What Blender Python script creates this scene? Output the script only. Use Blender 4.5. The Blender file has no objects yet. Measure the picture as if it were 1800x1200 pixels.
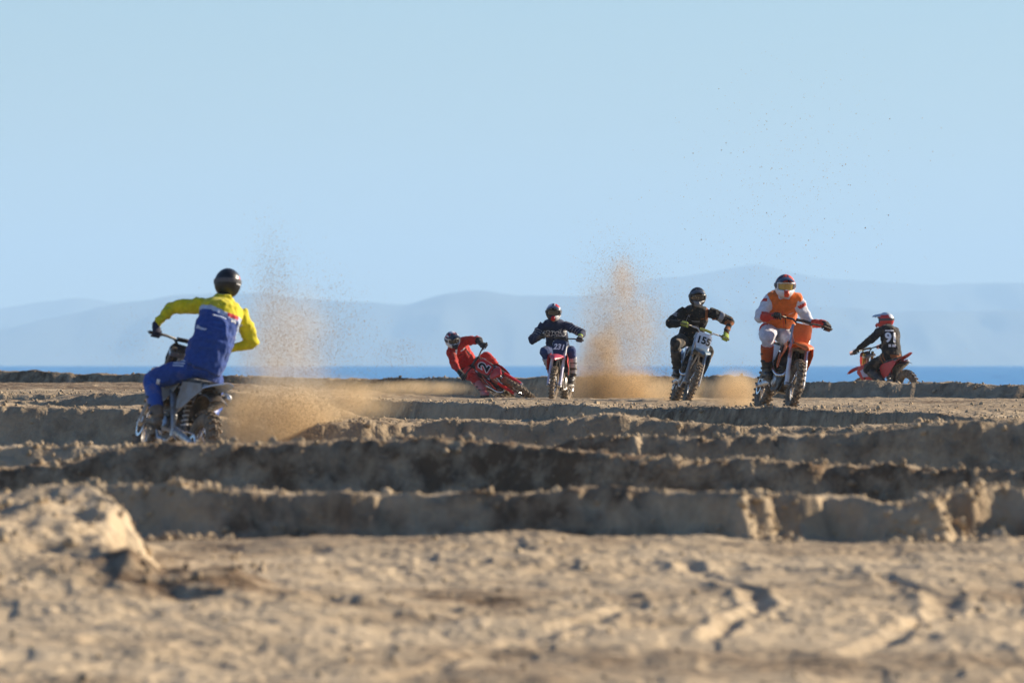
import bpy, bmesh, math, random
import numpy as np
from mathutils import Vector, Matrix
from mathutils.bvhtree import BVHTree

random.seed(7)
RNG = np.random.default_rng(11)
scene = bpy.context.scene
COL = scene.collection
R = math.radians

# ------------------------------------------------------------------ camera
F_PX, EYE_Y, CAM_Z = 15000.0, 631.0, 0.60      # 300 mm lens; eye level row; camera height above the riders' ground
cam_data = bpy.data.cameras.new('camera')
cam = bpy.data.objects.new('camera', cam_data)
COL.objects.link(cam)
cam_data.sensor_width = 36.0
cam_data.sensor_fit = 'HORIZONTAL'
cam_data.lens = 300.0
cam_data.clip_start = 0.5
cam_data.clip_end = 60000.0
cam.location = (0, 0, CAM_Z)
cam.rotation_euler = (math.pi / 2 + math.atan((EYE_Y - 600) / F_PX), 0, 0)
cam_data.dof.use_dof = True
cam_data.dof.focus_distance = 118.0
cam_data.dof.aperture_fstop = 5.6
scene.camera = cam

# ------------------------------------------------------------------ sky and sun
SUN_AZ, SUN_EL = R(62.0), R(21.5)              # azimuth from the view direction (+Y) towards +X
sun_dir = Vector((math.sin(SUN_AZ) * math.cos(SUN_EL), math.cos(SUN_AZ) * math.cos(SUN_EL), math.sin(SUN_EL)))
world = bpy.data.worlds.new('World')
scene.world = world
world.use_nodes = True
wn, wl = world.node_tree.nodes, world.node_tree.links
wn.clear()
sky = wn.new('ShaderNodeTexSky')
sky.sky_type = 'NISHITA'
sky.sun_disc = False
sky.sun_elevation = SUN_EL
sky.sun_rotation = SUN_AZ
sky.altitude = 0
sky.air_density = 1.0
sky.dust_density = 0.2
sky.ozone_density = 3.0
bg = wn.new('ShaderNodeBackground')
bg.inputs['Strength'].default_value = 0.060
wo = wn.new('ShaderNodeOutputWorld')
tint = wn.new('ShaderNodeVectorMath')           # clear sea air: a little bluer all round
tint.operation = 'MULTIPLY'
tint.inputs[1].default_value = (0.79, 0.94, 1.19)
wl.new(sky.outputs[0], tint.inputs[0])
wl.new(tint.outputs[0], bg.inputs['Color'])
wl.new(bg.outputs[0], wo.inputs['Surface'])

sun_data = bpy.data.lights.new('sun', 'SUN')
sun_data.energy = 5.0
sun_data.angle = R(0.53)
sun_data.color = (1.0, 0.87, 0.68)
sun = bpy.data.objects.new('sun', sun_data)
COL.objects.link(sun)
sun.location = (40, 20, 60)
sun.rotation_euler = sun_dir.to_track_quat('Z', 'Y').to_euler()

scene.view_settings.view_transform = 'Standard'
scene.view_settings.look = 'None'
scene.view_settings.exposure = 0.82
scene.view_settings.gamma = 1.0
scene.view_settings.use_curve_mapping = False
scene.render.engine = 'CYCLES'
scene.cycles.use_denoising = True
scene.cycles.max_bounces = 6
scene.cycles.diffuse_bounces = 3
scene.cycles.glossy_bounces = 3
scene.cycles.transmission_bounces = 3
scene.cycles.volume_bounces = 2
scene.cycles.caustics_reflective = False
scene.cycles.caustics_refractive = False


# ------------------------------------------------------------------ small helpers
def spot(px, py, d):
    """the point of the place that stands d metres away in the direction measured at (px, py)"""
    return Vector(((px - 900) / F_PX * d, d, CAM_Z - (py - EYE_Y) / F_PX * d))


def tag(o, label=None, cat=None, group=None, kind=None):
    if label: o['label'] = label
    if cat: o['category'] = cat
    if group: o['group'] = group
    if kind: o['kind'] = kind
    return o


def empty(name, loc=(0, 0, 0), matrix=None):
    o = bpy.data.objects.new(name, None)
    COL.objects.link(o)
    o.empty_display_size = 0.2
    if matrix is not None:
        o.matrix_world = matrix
    else:
        o.location = loc
    return o


def link_mesh(name, me, parent=None, mats=()):
    for m in mats:
        me.materials.append(m)
    o = bpy.data.objects.new(name, me)
    COL.objects.link(o)
    if parent is not None:
        o.parent = parent
    return o


def np_mesh(name, verts, faces, smooth=True):
    """fast mesh from numpy arrays; faces (n, k)"""
    me = bpy.data.meshes.new(name)
    verts = np.ascontiguousarray(verts, dtype=np.float32)
    faces = np.ascontiguousarray(faces, dtype=np.int32)
    k = faces.shape[1]
    me.vertices.add(len(verts))
    me.vertices.foreach_set('co', verts.ravel())
    me.loops.add(faces.size)
    me.loops.foreach_set('vertex_index', faces.ravel())
    me.polygons.add(len(faces))
    me.polygons.foreach_set('loop_start', np.arange(0, faces.size, k, dtype=np.int32))
    me.polygons.foreach_set('loop_total', np.full(len(faces), k, dtype=np.int32))
    me.polygons.foreach_set('use_smooth', np.full(len(faces), smooth, dtype=bool))
    me.update(calc_edges=True)
    return me


def _hash(ix, iy, iz, seed):
    h = (ix.astype(np.int64) * 374761393 + iy.astype(np.int64) * 668265263 + iz.astype(np.int64) * 2147483647 + seed * 1274126177) & 0xFFFFFFFF
    h = ((h ^ (h >> 13)) * 1274126177) & 0xFFFFFFFF
    h = ((h ^ (h >> 16)) * 2246822519) & 0xFFFFFFFF
    return ((h ^ (h >> 15)) & 0xFFFFFF).astype(np.float64) / 0xFFFFFF * 2 - 1


def noise2(x, y, seed=0):
    ix, iy = np.floor(x), np.floor(y)
    fx, fy = x - ix, y - iy
    ux = fx * fx * fx * (fx * (fx * 6 - 15) + 10)
    uy = fy * fy * fy * (fy * (fy * 6 - 15) + 10)
    z = np.zeros_like(ix)
    a = _hash(ix, iy, z, seed); b = _hash(ix + 1, iy, z, seed)
    c = _hash(ix, iy + 1, z, seed); d = _hash(ix + 1, iy + 1, z, seed)
    return (a * (1 - ux) + b * ux) * (1 - uy) + (c * (1 - ux) + d * ux) * uy


def noise3(p, seed=0):
    i = np.floor(p)
    f = p - i
    u = f * f * (3 - 2 * f)
    r = 0
    for dx in (0, 1):
        for dy in (0, 1):
            for dz in (0, 1):
                w = (u[:, 0] if dx else 1 - u[:, 0]) * (u[:, 1] if dy else 1 - u[:, 1]) * (u[:, 2] if dz else 1 - u[:, 2])
                r = r + w * _hash(i[:, 0] + dx, i[:, 1] + dy, i[:, 2] + dz, seed)
    return r


def fbm2(x, y, octaves, seed=0, gain=0.5, lac=2.03):
    r, a = 0.0, 1.0
    for k in range(octaves):
        r = r + a * noise2(x, y, seed + k * 17)
        x, y, a = x * lac + 3.1, y * lac - 1.7, a * gain
    return r


def sstep(a, b, x):
    t = np.clip((x - a) / (b - a), 0, 1)
    return t * t * (3 - 2 * t)


# ------------------------------------------------------------------ materials
MATS = {}


def nodes_of(name):
    m = bpy.data.materials.new(name)
    m.use_nodes = True
    nt = m.node_tree
    bs = nt.nodes['Principled BSDF']
    return m, nt, bs


def c4(c):
    return (c[0], c[1], c[2], 1.0)


SAND_DUST = (0.30, 0.22, 0.145)


def surf(name, color, rough=0.6, metal=0.0, dirt=0.25, vary=0.15, scale=9.0, spec=0.4, coat=0.0, sheen=0.0):
    """painted, moulded or woven surface with uneven tone and patches of sandy dust"""
    if name in MATS:
        return MATS[name]
    m, nt, bs = nodes_of(name)
    L = nt.links
    tc = nt.nodes.new('ShaderNodeTexCoord')
    n1 = nt.nodes.new('ShaderNodeTexNoise'); n1.inputs['Scale'].default_value = scale; n1.inputs['Detail'].default_value = 5
    n2 = nt.nodes.new('ShaderNodeTexNoise'); n2.inputs['Scale'].default_value = scale * 3.7; n2.inputs['Detail'].default_value = 4
    L.new(tc.outputs['Object'], n1.inputs['Vector']); L.new(tc.outputs['Object'], n2.inputs['Vector'])
    r1 = nt.nodes.new('ShaderNodeMapRange'); r1.inputs[1].default_value = 0.3; r1.inputs[2].default_value = 0.7
    r1.inputs[3].default_value = 1 - vary; r1.inputs[4].default_value = 1 + vary
    L.new(n2.outputs[0], r1.inputs[0])
    mul = nt.nodes.new('ShaderNodeVectorMath'); mul.operation = 'SCALE'
    mul.inputs[0].default_value = color
    L.new(r1.outputs[0], mul.inputs['Scale'])
    r2 = nt.nodes.new('ShaderNodeMapRange'); r2.inputs[1].default_value = 0.62 - 0.35 * dirt; r2.inputs[2].default_value = 0.80 - 0.2 * dirt
    r2.inputs[3].default_value = 0.12 * dirt; r2.inputs[4].default_value = min(0.9, 0.25 + dirt)
    L.new(n1.outputs[0], r2.inputs[0])
    mix = nt.nodes.new('ShaderNodeMix'); mix.data_type = 'RGBA'
    L.new(r2.outputs[0], mix.inputs['Factor']); L.new(mul.outputs[0], mix.inputs['A'])
    mix.inputs['B'].default_value = c4(SAND_DUST)
    L.new(mix.outputs['Result'], bs.inputs['Base Color'])
    rr = nt.nodes.new('ShaderNodeMapRange'); rr.inputs[3].default_value = rough; rr.inputs[4].default_value = 0.9
    L.new(r2.outputs[0], rr.inputs[0]); L.new(rr.outputs[0], bs.inputs['Roughness'])
    bs.inputs['Metallic'].default_value = metal
    bs.inputs['Specular IOR Level'].default_value = spec
    bs.inputs['Coat Weight'].default_value = coat
    if sheen:
        bs.inputs['Sheen Weight'].default_value = sheen
    bp = nt.nodes.new('ShaderNodeBump'); bp.inputs['Strength'].default_value = 0.25; bp.inputs['Distance'].default_value = 0.01
    L.new(n2.outputs[0], bp.inputs['Height']); L.new(bp.outputs[0], bs.inputs['Normal'])
    MATS[name] = m
    return m


def cloth(name, color, dirt=0.15):
    return surf(name, color, rough=0.85, dirt=dirt + 0.08, vary=0.16, scale=7, spec=0.2, sheen=0.15)


def plastic(name, color, dirt=0.3):
    return surf(name, color, rough=0.38, dirt=dirt, vary=0.08, scale=8, spec=0.45)


def metal(name, color, rough=0.35, dirt=0.35):
    return surf(name, color, rough=rough, metal=1.0, dirt=dirt, vary=0.1, scale=14)
# ------------------------------------------------------------------ the land: one sheet of rutted sand
SEA_Z = -1.45
EARTH = 6.37e6

BASE = np.array([(-400, -1.6), (-60, -1.3), (30, -1.04), (38, -0.842), (44, -0.64), (49.2, -0.425), (52, -0.52), (58.5, -0.50), (62, -0.48),
                 (66.5, -0.45), (72, -0.42), (75, -0.46), (79, -0.50), (83, -0.42), (88, -0.36), (93, -0.32), (96, -0.28), (98.5, -0.06), (100, -0.015), (110, 0.0),
                 (124, -0.005), (134, -0.06), (141, -0.07), (146, -0.22), (152, -0.15), (162, -0.05), (175, -0.15), (200, -0.8),
                 (240, -2.2), (420, -6.0)])

# crest lines of the sand ridges: (bearing, distance, row of the crest), then face width, face height, back slope
RIDGES = [
    dict(t=[(-600, 49, 880), (0, 50.4, 866), (100, 50.4, 848), (250, 50.35, 848), (350, 50.2, 856), (450, 50.1, 866), (600, 50.05, 868), (760, 50.05, 868), (900, 50.0, 870),
            (1020, 50.0, 862), (1150, 49.9, 860), (1290, 49.75, 858), (1325, 49.6, 864), (1350, 49.75, 872), (1400, 50.0, 874), (1430, 50.05, 868), (1520, 49.9, 868), (1570, 49.65, 878),
            (1620, 49.65, 872), (1680, 49.9, 866), (1730, 50.25, 852), (1765, 50.4, 852), (1800, 50.3, 862), (1900, 50.2, 858), (2400, 50, 860)], wf=0.27, hf=0.30, sb=0.05),
    dict(t=[(-600, 60, 840), (0, 60.6, 826), (70, 60.6, 822), (160, 60.6, 806), (250, 60.6, 786), (330, 60.55, 778), (450, 60.5, 777), (600, 60.5, 777), (750, 60.4, 780), (880, 60.3, 786),
            (960, 60, 794), (1040, 59.8, 803), (1120, 59.6, 811), (1300, 59.6, 812), (1500, 59.6, 820), (1650, 59.6, 822), (1800, 59.5, 830), (2400, 59, 840)], wf=0.40, hf=0.45, sb=0.035),
    dict(t=[(-600, 66, 800), (0, 66, 795), (120, 66, 792), (250, 66, 790), (400, 67, 800), (800, 68, 800), (960, 68, 790), (1020, 68, 776), (1120, 68, 769), (1260, 68, 768), (1330, 68, 762), (1440, 68, 763),
            (1520, 67.9, 758), (1600, 67.8, 754), (1700, 67.8, 748), (1800, 67.7, 745), (2400, 67.5, 740)], wf=0.30, hf=0.42, sb=0.03),
    dict(t=[(-600, 82, 800), (480, 82, 800), (540, 82, 752), (600, 82, 744), (740, 82.5, 744), (790, 82.5, 741), (900, 82, 747), (1000, 82, 737), (1060, 82, 733), (1120, 82, 740),
            (1200, 82, 748), (1290, 82, 753), (1360, 82, 756), (1500, 82, 756), (1640, 82, 748), (1800, 82, 741), (2400, 82, 741)], wf=0.25, hf=0.28, sb=0.02),
    dict(t=[(-600, 120, 740), (440, 120, 735), (520, 118, 712), (580, 117, 705), (700, 115, 708), (860, 110, 712), (1000, 106, 714), (1150, 101, 717), (1300, 97.4, 720),
            (1420, 96, 723), (1540, 94, 720), (1600, 93, 722), (1700, 92, 730), (1800, 92, 735), (2400, 92, 738)], wf=0.30, hf=0.30, sb=0.0, cut=-0.30),
    dict(t=[(-600, 88, 712), (0, 88, 714), (80, 88, 716), (150, 88, 716), (260, 87.6, 716), (330, 87.4, 722), (420, 87.2, 740), (520, 87, 765), (600, 87, 800), (2400, 87, 800)], wf=0.40, hf=0.45, sb=0.012),
    dict(t=[(-600, 108, 704), (60, 108, 708), (110, 107.6, 704), (150, 107.5, 693), (190, 107.8, 690), (230, 107.2, 688), (290, 107, 684), (360, 106.5, 686), (450, 106, 694), (560, 106, 712), (640, 106, 740), (2400, 106, 760)], wf=0.45, hf=0.3, sb=0.0),
    dict(t=[(-600, 172, 652), (0, 171, 654), (80, 170, 653), (140, 170, 656), (280, 168, 657), (420, 166, 662), (560, 164, 665), (660, 163, 667), (760, 160, 666), (860, 157, 665), (960, 155, 662),
            (1060, 152, 664), (1180, 149, 663), (1300, 145, 665), (1380, 142, 669), (1450, 140.5, 671), (1520, 140, 672), (1600, 140, 676), (1700, 139, 678), (1800, 138.5, 682), (2400, 136, 680)], wf=0.40, hf=0.36, sb=0.13),
]


CREST = {}


def crest_curve(k):
    if k not in CREST:
        t = np.array(RIDGES[k]['t'], dtype=np.float64)
        q = np.arange(-640, 2441, 4.0)
        g = np.exp(-0.5 * (np.arange(-16, 17) * 4 / 14.0) ** 2); g /= g.sum()
        g2 = np.exp(-0.5 * (np.arange(-16, 17) * 4 / 30.0) ** 2); g2 /= g2.sum()
        f = lambda c: np.convolve(np.pad(np.interp(q, t[:, 0], t[:, c]), 16, mode='edge'), g if c == 2 else g2, mode='valid')
        CREST[k] = (q, f(1), f(2))
    return CREST[k]


def land_z(X, Y, detail=True):
    X = np.asarray(X, dtype=np.float64); Y = np.asarray(Y, dtype=np.float64)
    z = np.interp(Y, BASE[:, 0], BASE[:, 1])
    Ys = np.maximum(Y, 12.0)
    P = 900 + F_PX * X / Ys
    # the far left of the track rises behind the second bend
    z = z + sstep(760, 300, P) * (sstep(100, 116, Y) * 0.13 + sstep(125, 162, Y) * 0.06) * (1 - sstep(175, 200, Y))
    w1 = fbm2(X * 0.9 + 5, Y * 0.9, 3, 3)
    w2 = fbm2(X * 4.2, Y * 2.6, 2, 41)
    # crumbled banks: slanting runnels and knobs
    w3 = 0.045 * noise2(X * 8.5 + Y * 3.0, Y * 5.0, 43) + 0.030 * noise2(X * 19 + Y * 6, Y * 14, 44) if detail else 0.0
    for k, r in enumerate(RIDGES):
        q, dq, yq = crest_curve(k)
        dc = np.interp(P, q, dq)
        yc = np.interp(P, q, yq)
        zc = CAM_Z - (yc - EYE_Y) / F_PX * dc
        if detail and k == 0:                              # broken, slumped stretches of the bank
            br = np.exp(-((P - 1362) / 42) ** 2) + np.exp(-((P - 1650) / 95) ** 2) + 0.6 * np.exp(-((P - 300) / 90) ** 2)
            dc = dc + br * (0.07 * noise2(X * 5.5, Y * 2.0, 401) + 0.07 * noise2(X * 11, Y * 8, 402))
            zc = zc + br * (0.03 * noise2(X * 7, Y * 3, 403) + 0.02 * noise2(X * 17, Y * 9, 404))
        if detail:
            zc = zc + 0.010 * noise2(X * 2.3, Y * 0.5, 70 + k) + 0.012 * noise2(X * 6.5, Y * 2.0, 90 + k)
            dc = dc + 0.06 * w1 + 0.03 * w2 + w3
        s = Y - dc
        if 'cut' in r:                                     # the trough dug in front of this ridge
            z = z + np.minimum(r['cut'] - z, 0) * sstep(0.1, 0.5, -s) * sstep(87, 90, Y)
        front = np.clip(-s / r['wf'], 0, None)
        f = np.where(front < 1, r['hf'] * (1 - (1 - np.clip(front, 0, 1)) ** 1.7), r['hf'] + (front - 1) * 0.45)
        crown = 0.35 if k in (0, 1, 2) else 0.8
        if detail:                                         # crumbs along the crown
            cz = np.exp(-((s - 0.25) / 0.45) ** 2) * (0.6 if k == 0 else 1.0)
            zc = zc + cz * (0.016 * np.maximum(noise2(X * 11, Y * 7, 61 + k), -0.2) + 0.012 * np.maximum(noise2(X * 24, Y * 15, 62 + k), -0.2))
        rz = np.where(s < 0, zc - f, zc - r['sb'] * np.maximum(s - crown, 0) - 0.10 * np.maximum(s - 3.0 - 2 * k % 3, 0))
        hh = 0.02
        dlt = rz - z
        z = z + np.where(dlt > hh, dlt, np.where(dlt < -hh, 0, (dlt + hh) ** 2 / (4 * hh)))
    # thrown-up mound at the near left, its flank turned to the sun
    mx = X + 2.03 + 0.07 * w1 + 0.08 * (Y - 46)
    m = sstep(0.14, -0.16, mx + 0.06 * w2 + (0.05 * noise2(X * 9, Y * 6, 67) if detail else 0)) * sstep(42.3, 46.3, Y - 0.2 * w1 - 0.55 * np.minimum(X + 2.2, 0)) * sstep(49.6, 47.6, Y)
    z = z + m * (0.36 + 0.02 * w1 + 0.025 * w2 + (0.022 * noise2(X * 5, Y * 2.2, 65) + 0.020 * noise2(X * 12, Y * 7, 66)))
    # loose clump beside it
    m2 = np.exp(-(((X + 1.62) / 0.34) ** 2 + ((Y - 44.3) / 0.75) ** 2))
    z = z + m2 * (0.12 + 0.06 * w2)
    m3 = np.exp(-(((X + 1.0) / 0.5) ** 2 + ((Y - 43.2) / 0.6) ** 2))
    z = z + m3 * (0.04 + 0.03 * w2)
    if detail:
        near = sstep(52, 48, Y)
        z = z + 0.030 * noise2(X * 0.5, Y * 0.33, 7)
        z = z + (0.016 + 0.006 * near) * noise2(X * 1.7, Y * 1.4, 8) + (0.012 + 0.001 * near) * noise2(X * 5.3, Y * 3.1, 9)
        # scuffed hollows in the near sand
        z = z - near * 0.016 * sstep(0.42, 0.8, noise2(X * 3.1, Y * 1.5, 77)) - near * 0.012 * sstep(0.45, 0.8, noise2(X * 6.5, Y * 2.6, 78))
        rough = 0.6 + 0.6 * noise2(X * 0.8, Y * 0.6, 21)
        rough = np.clip(rough, 0.15, 1.3)
        z = z + rough * (0.010 * np.abs(noise2(X * 13, Y * 10, 10)) + 0.007 * noise2(X * 27, Y * 22, 12))
        # tyre tracks in the near sand
        for (pts, dep, wid) in TRACKS:
            q = np.array(pts)
            xc = np.interp(Y, q[:, 1], q[:, 0]) + 0.03 * noise2(Y * 2.2, Y * 0 + 3.3, 55)
            on = sstep(q[0, 1] - .3, q[0, 1] + .3, Y) * sstep(q[-1, 1] + .3, q[-1, 1] - .3, Y)
            e = (X - xc) / wid
            z = z + on * dep * (-np.exp(-e * e) + 0.55 * np.exp(-(np.abs(e) - 1.7) ** 2 * 2.5)) * (0.7 + 0.5 * noise2(X * 3, Y * 3, 56))
    return z


TRACKS = [
    ([(0.95, 41.0), (1.12, 42.6), (1.27, 43.6), (1.25, 44.6), (1.10, 45.6), (0.92, 47.0)], 0.032, 0.055),
    ([(1.55, 40.0), (1.95, 42.0), (2.22, 43.6), (2.25, 44.5), (1.9, 45.8), (1.4, 46.8)], 0.030, 0.07),
    ([(-0.6, 38.0), (-0.2, 40.0), (0.35, 42.0), (0.6, 43.6), (0.55, 45.0)], 0.022, 0.07),
    ([(-2.2, 38.5), (-1.2, 40.3), (-0.3, 41.2), (0.9, 42.4), (1.9, 43.2)], 0.020, 0.09),
]


def row_list():
    segs = [(-400, 4, 26.0), (4, 30, 4.0), (30, 36.5, 0.25), (36.5, 48.7, 0.05), (48.7, 51.6, 0.028), (51.6, 58.6, 0.30), (58.6, 61.6, 0.04), (61.6, 66.8, 0.13), (66.8, 70.0, 0.05),
            (70, 80.8, 0.14), (80.8, 84.5, 0.06), (84.5, 86.8, 0.12), (86.8, 91, 0.07), (91, 121, 0.10), (121, 135, 0.2), (135, 160, 0.16), (160, 175, 0.16), (175, 240, 1.5), (240, 430, 16)]
    r = []
    for a, b, s in segs:
        n = max(1, int(round((b - a) / s)))
        r += list(np.linspace(a, b, n, endpoint=False))
    return np.array(r + [430.0])


rows = row_list()
s_in = np.linspace(-1.10, 1.10, 440)
s_out = 1.10 + np.cumsum(0.014 * 1.225 ** np.arange(1, 28))
cols = np.concatenate([-s_out[::-1], s_in, s_out])
GX = cols[None, :] * (0.06 * np.maximum(rows, 34.0))[:, None]
GY = np.repeat(rows[:, None], len(cols), 1)
GZ = land_z(GX, GY)
nr, nc = GX.shape
gi = np.arange(nr * nc).reshape(nr, nc)
gf = np.stack([gi[:-1, :-1], gi[:-1, 1:], gi[1:, 1:], gi[1:, :-1]], -1).reshape(-1, 4)
ground_me = np_mesh('ground', np.stack([GX, GY, GZ], -1).reshape(-1, 3), gf)


def sand_material():
    m, nt, bs = nodes_of('sand')
    L = nt.links
    N = nt.nodes.new
    geo = N('ShaderNodeNewGeometry')

    def noise(scale, detail=4, rough=0.55):
        n = N('ShaderNodeTexNoise'); n.inputs['Scale'].default_value = scale; n.inputs['Detail'].default_value = detail
        n.inputs['Roughness'].default_value = rough
        L.new(geo.outputs['Position'], n.inputs['Vector']); return n

    def ramp(src, a, b, lo, hi):
        r = N('ShaderNodeMapRange'); r.inputs[1].default_value = a; r.inputs[2].default_value = b
        r.inputs[3].default_value = lo; r.inputs[4].default_value = hi
        L.new(src, r.inputs[0]); return r.outputs[0]

    def mix(fac, a, b):
        x = N('ShaderNodeMix'); x.data_type = 'RGBA'
        if isinstance(fac, float): x.inputs['Factor'].default_value = fac
        else: L.new(fac, x.inputs['Factor'])
        for key, v in (('A', a), ('B', b)):
            if isinstance(v, tuple): x.inputs[key].default_value = c4(v)
            else: L.new(v, x.inputs[key])
        return x.outputs['Result']

    big, mid, fine, grain = noise(0.35, 3), noise(1.7, 5), noise(9, 5), noise(70, 3)
    dry = mix(ramp(mid.outputs[0], .35, .65, 0, 1), (0.60, 0.465, 0.30), (0.50, 0.375, 0.235))
    dry = mix(ramp(fine.outputs[0], .4, .7, 0, .55), dry, (0.64, 0.515, 0.355))
    # moist turned sand and the shade painted on bank faces, both browner
    att = N('ShaderNodeAttribute'); att.attribute_name = 'damp_shade'
    damp_shade = N('ShaderNodeMath'); damp_shade.operation = 'MULTIPLY'; damp_shade.use_clamp = True
    L.new(att.outputs['Fac'], damp_shade.inputs[0]); clump = noise(4.5, 6, 0.7)
    L.new(ramp(clump.outputs[0], .34, .64, .15, 1.45), damp_shade.inputs[1])
    colr = mix(damp_shade.outputs[0], dry, (0.15, 0.098, 0.058))
    colr = mix(ramp(grain.outputs[0], .35, .75, 0, .30), colr, (0.20, 0.14, 0.09))
    L.new(colr, bs.inputs['Base Color'])
    bs.inputs['Roughness'].default_value = 0.95
    bs.inputs['Specular IOR Level'].default_value = 0.1
    b1 = N('ShaderNodeBump'); b1.inputs['Strength'].default_value = 1.0; b1.inputs['Distance'].default_value = 0.05
    L.new(fine.outputs[0], b1.inputs['Height'])
    b2 = N('ShaderNodeBump'); b2.inputs['Strength'].default_value = 0.6; b2.inputs['Distance'].default_value = 0.006
    L.new(grain.outputs[0], b2.inputs['Height']); L.new(b1.outputs[0], b2.inputs['Normal'])
    L.new(b2.outputs[0], bs.inputs['Normal'])
    return m


SAND = sand_material()


def damp_shade_of(X, Y):
    """moisture of the turned sand in patches, plus shade painted on ridge faces"""
    P = 900 + F_PX * X / np.maximum(Y, 12)
    d = 0.22 * sstep(0.0, 0.7, fbm2(X * 0.7, Y * 0.35, 3, 201)) + 0.38 * sstep(49, 47, Y) * sstep(0.2, 0.8, fbm2(X * 0.55, Y * 0.9, 4, 207))
    d = d + 0.62 * sstep(49.0, 49.4, Y) * sstep(50.3, 50.0, Y) * (0.8 + 0.4 * noise2(X * 1.5, Y, 205))  # painted shade: deepens the face of the near bank
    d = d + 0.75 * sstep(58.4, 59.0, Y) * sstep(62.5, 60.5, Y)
    d = d + 0.55 * sstep(66.5, 67.2, Y) * sstep(69, 67.9, Y)  # shade painted into the face of the third ridge
    d = d + 0.55 * sstep(66, 82, Y) * sstep(178, 160, Y) * (0.8 + 0.5 * noise2(X * 0.5, Y * 0.25, 208))  # browner sand farther off, deepened to paint shade on the ridge faces
    d = d + 1.3 * np.exp(-(((X + 1.62) / 0.40) ** 2 + ((Y - 44.2) / 0.7) ** 2))
    d = d + 1.3 * np.exp(-(((X + 0.45) / 0.80) ** 2 + ((Y - 43.6) / 0.8) ** 2)) * (0.5 + 0.7 * noise2(X * 3, Y * 2, 203))
    d = d + 0.35 * sstep(47.2, 47.9, Y) * sstep(49.4, 48.8, Y) * (0.5 + noise2(X * 1.2, Y * 2, 204))
    d = d + 0.5 * sstep(150, 156, Y) * sstep(900, 600, P)
    return np.clip(d, 0, 1)


att = ground_me.attributes.new('damp_shade', 'FLOAT', 'POINT')
att.data.foreach_set('value', damp_shade_of(GX, GY).astype(np.float32).ravel())
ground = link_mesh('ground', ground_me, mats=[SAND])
tag(ground, 'rutted tan sand of the motocross track with long ridges', 'ground', kind='structure')


def land_at(x, y):
    return float(land_z(np.array([x]), np.array([y]))[0])


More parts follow.
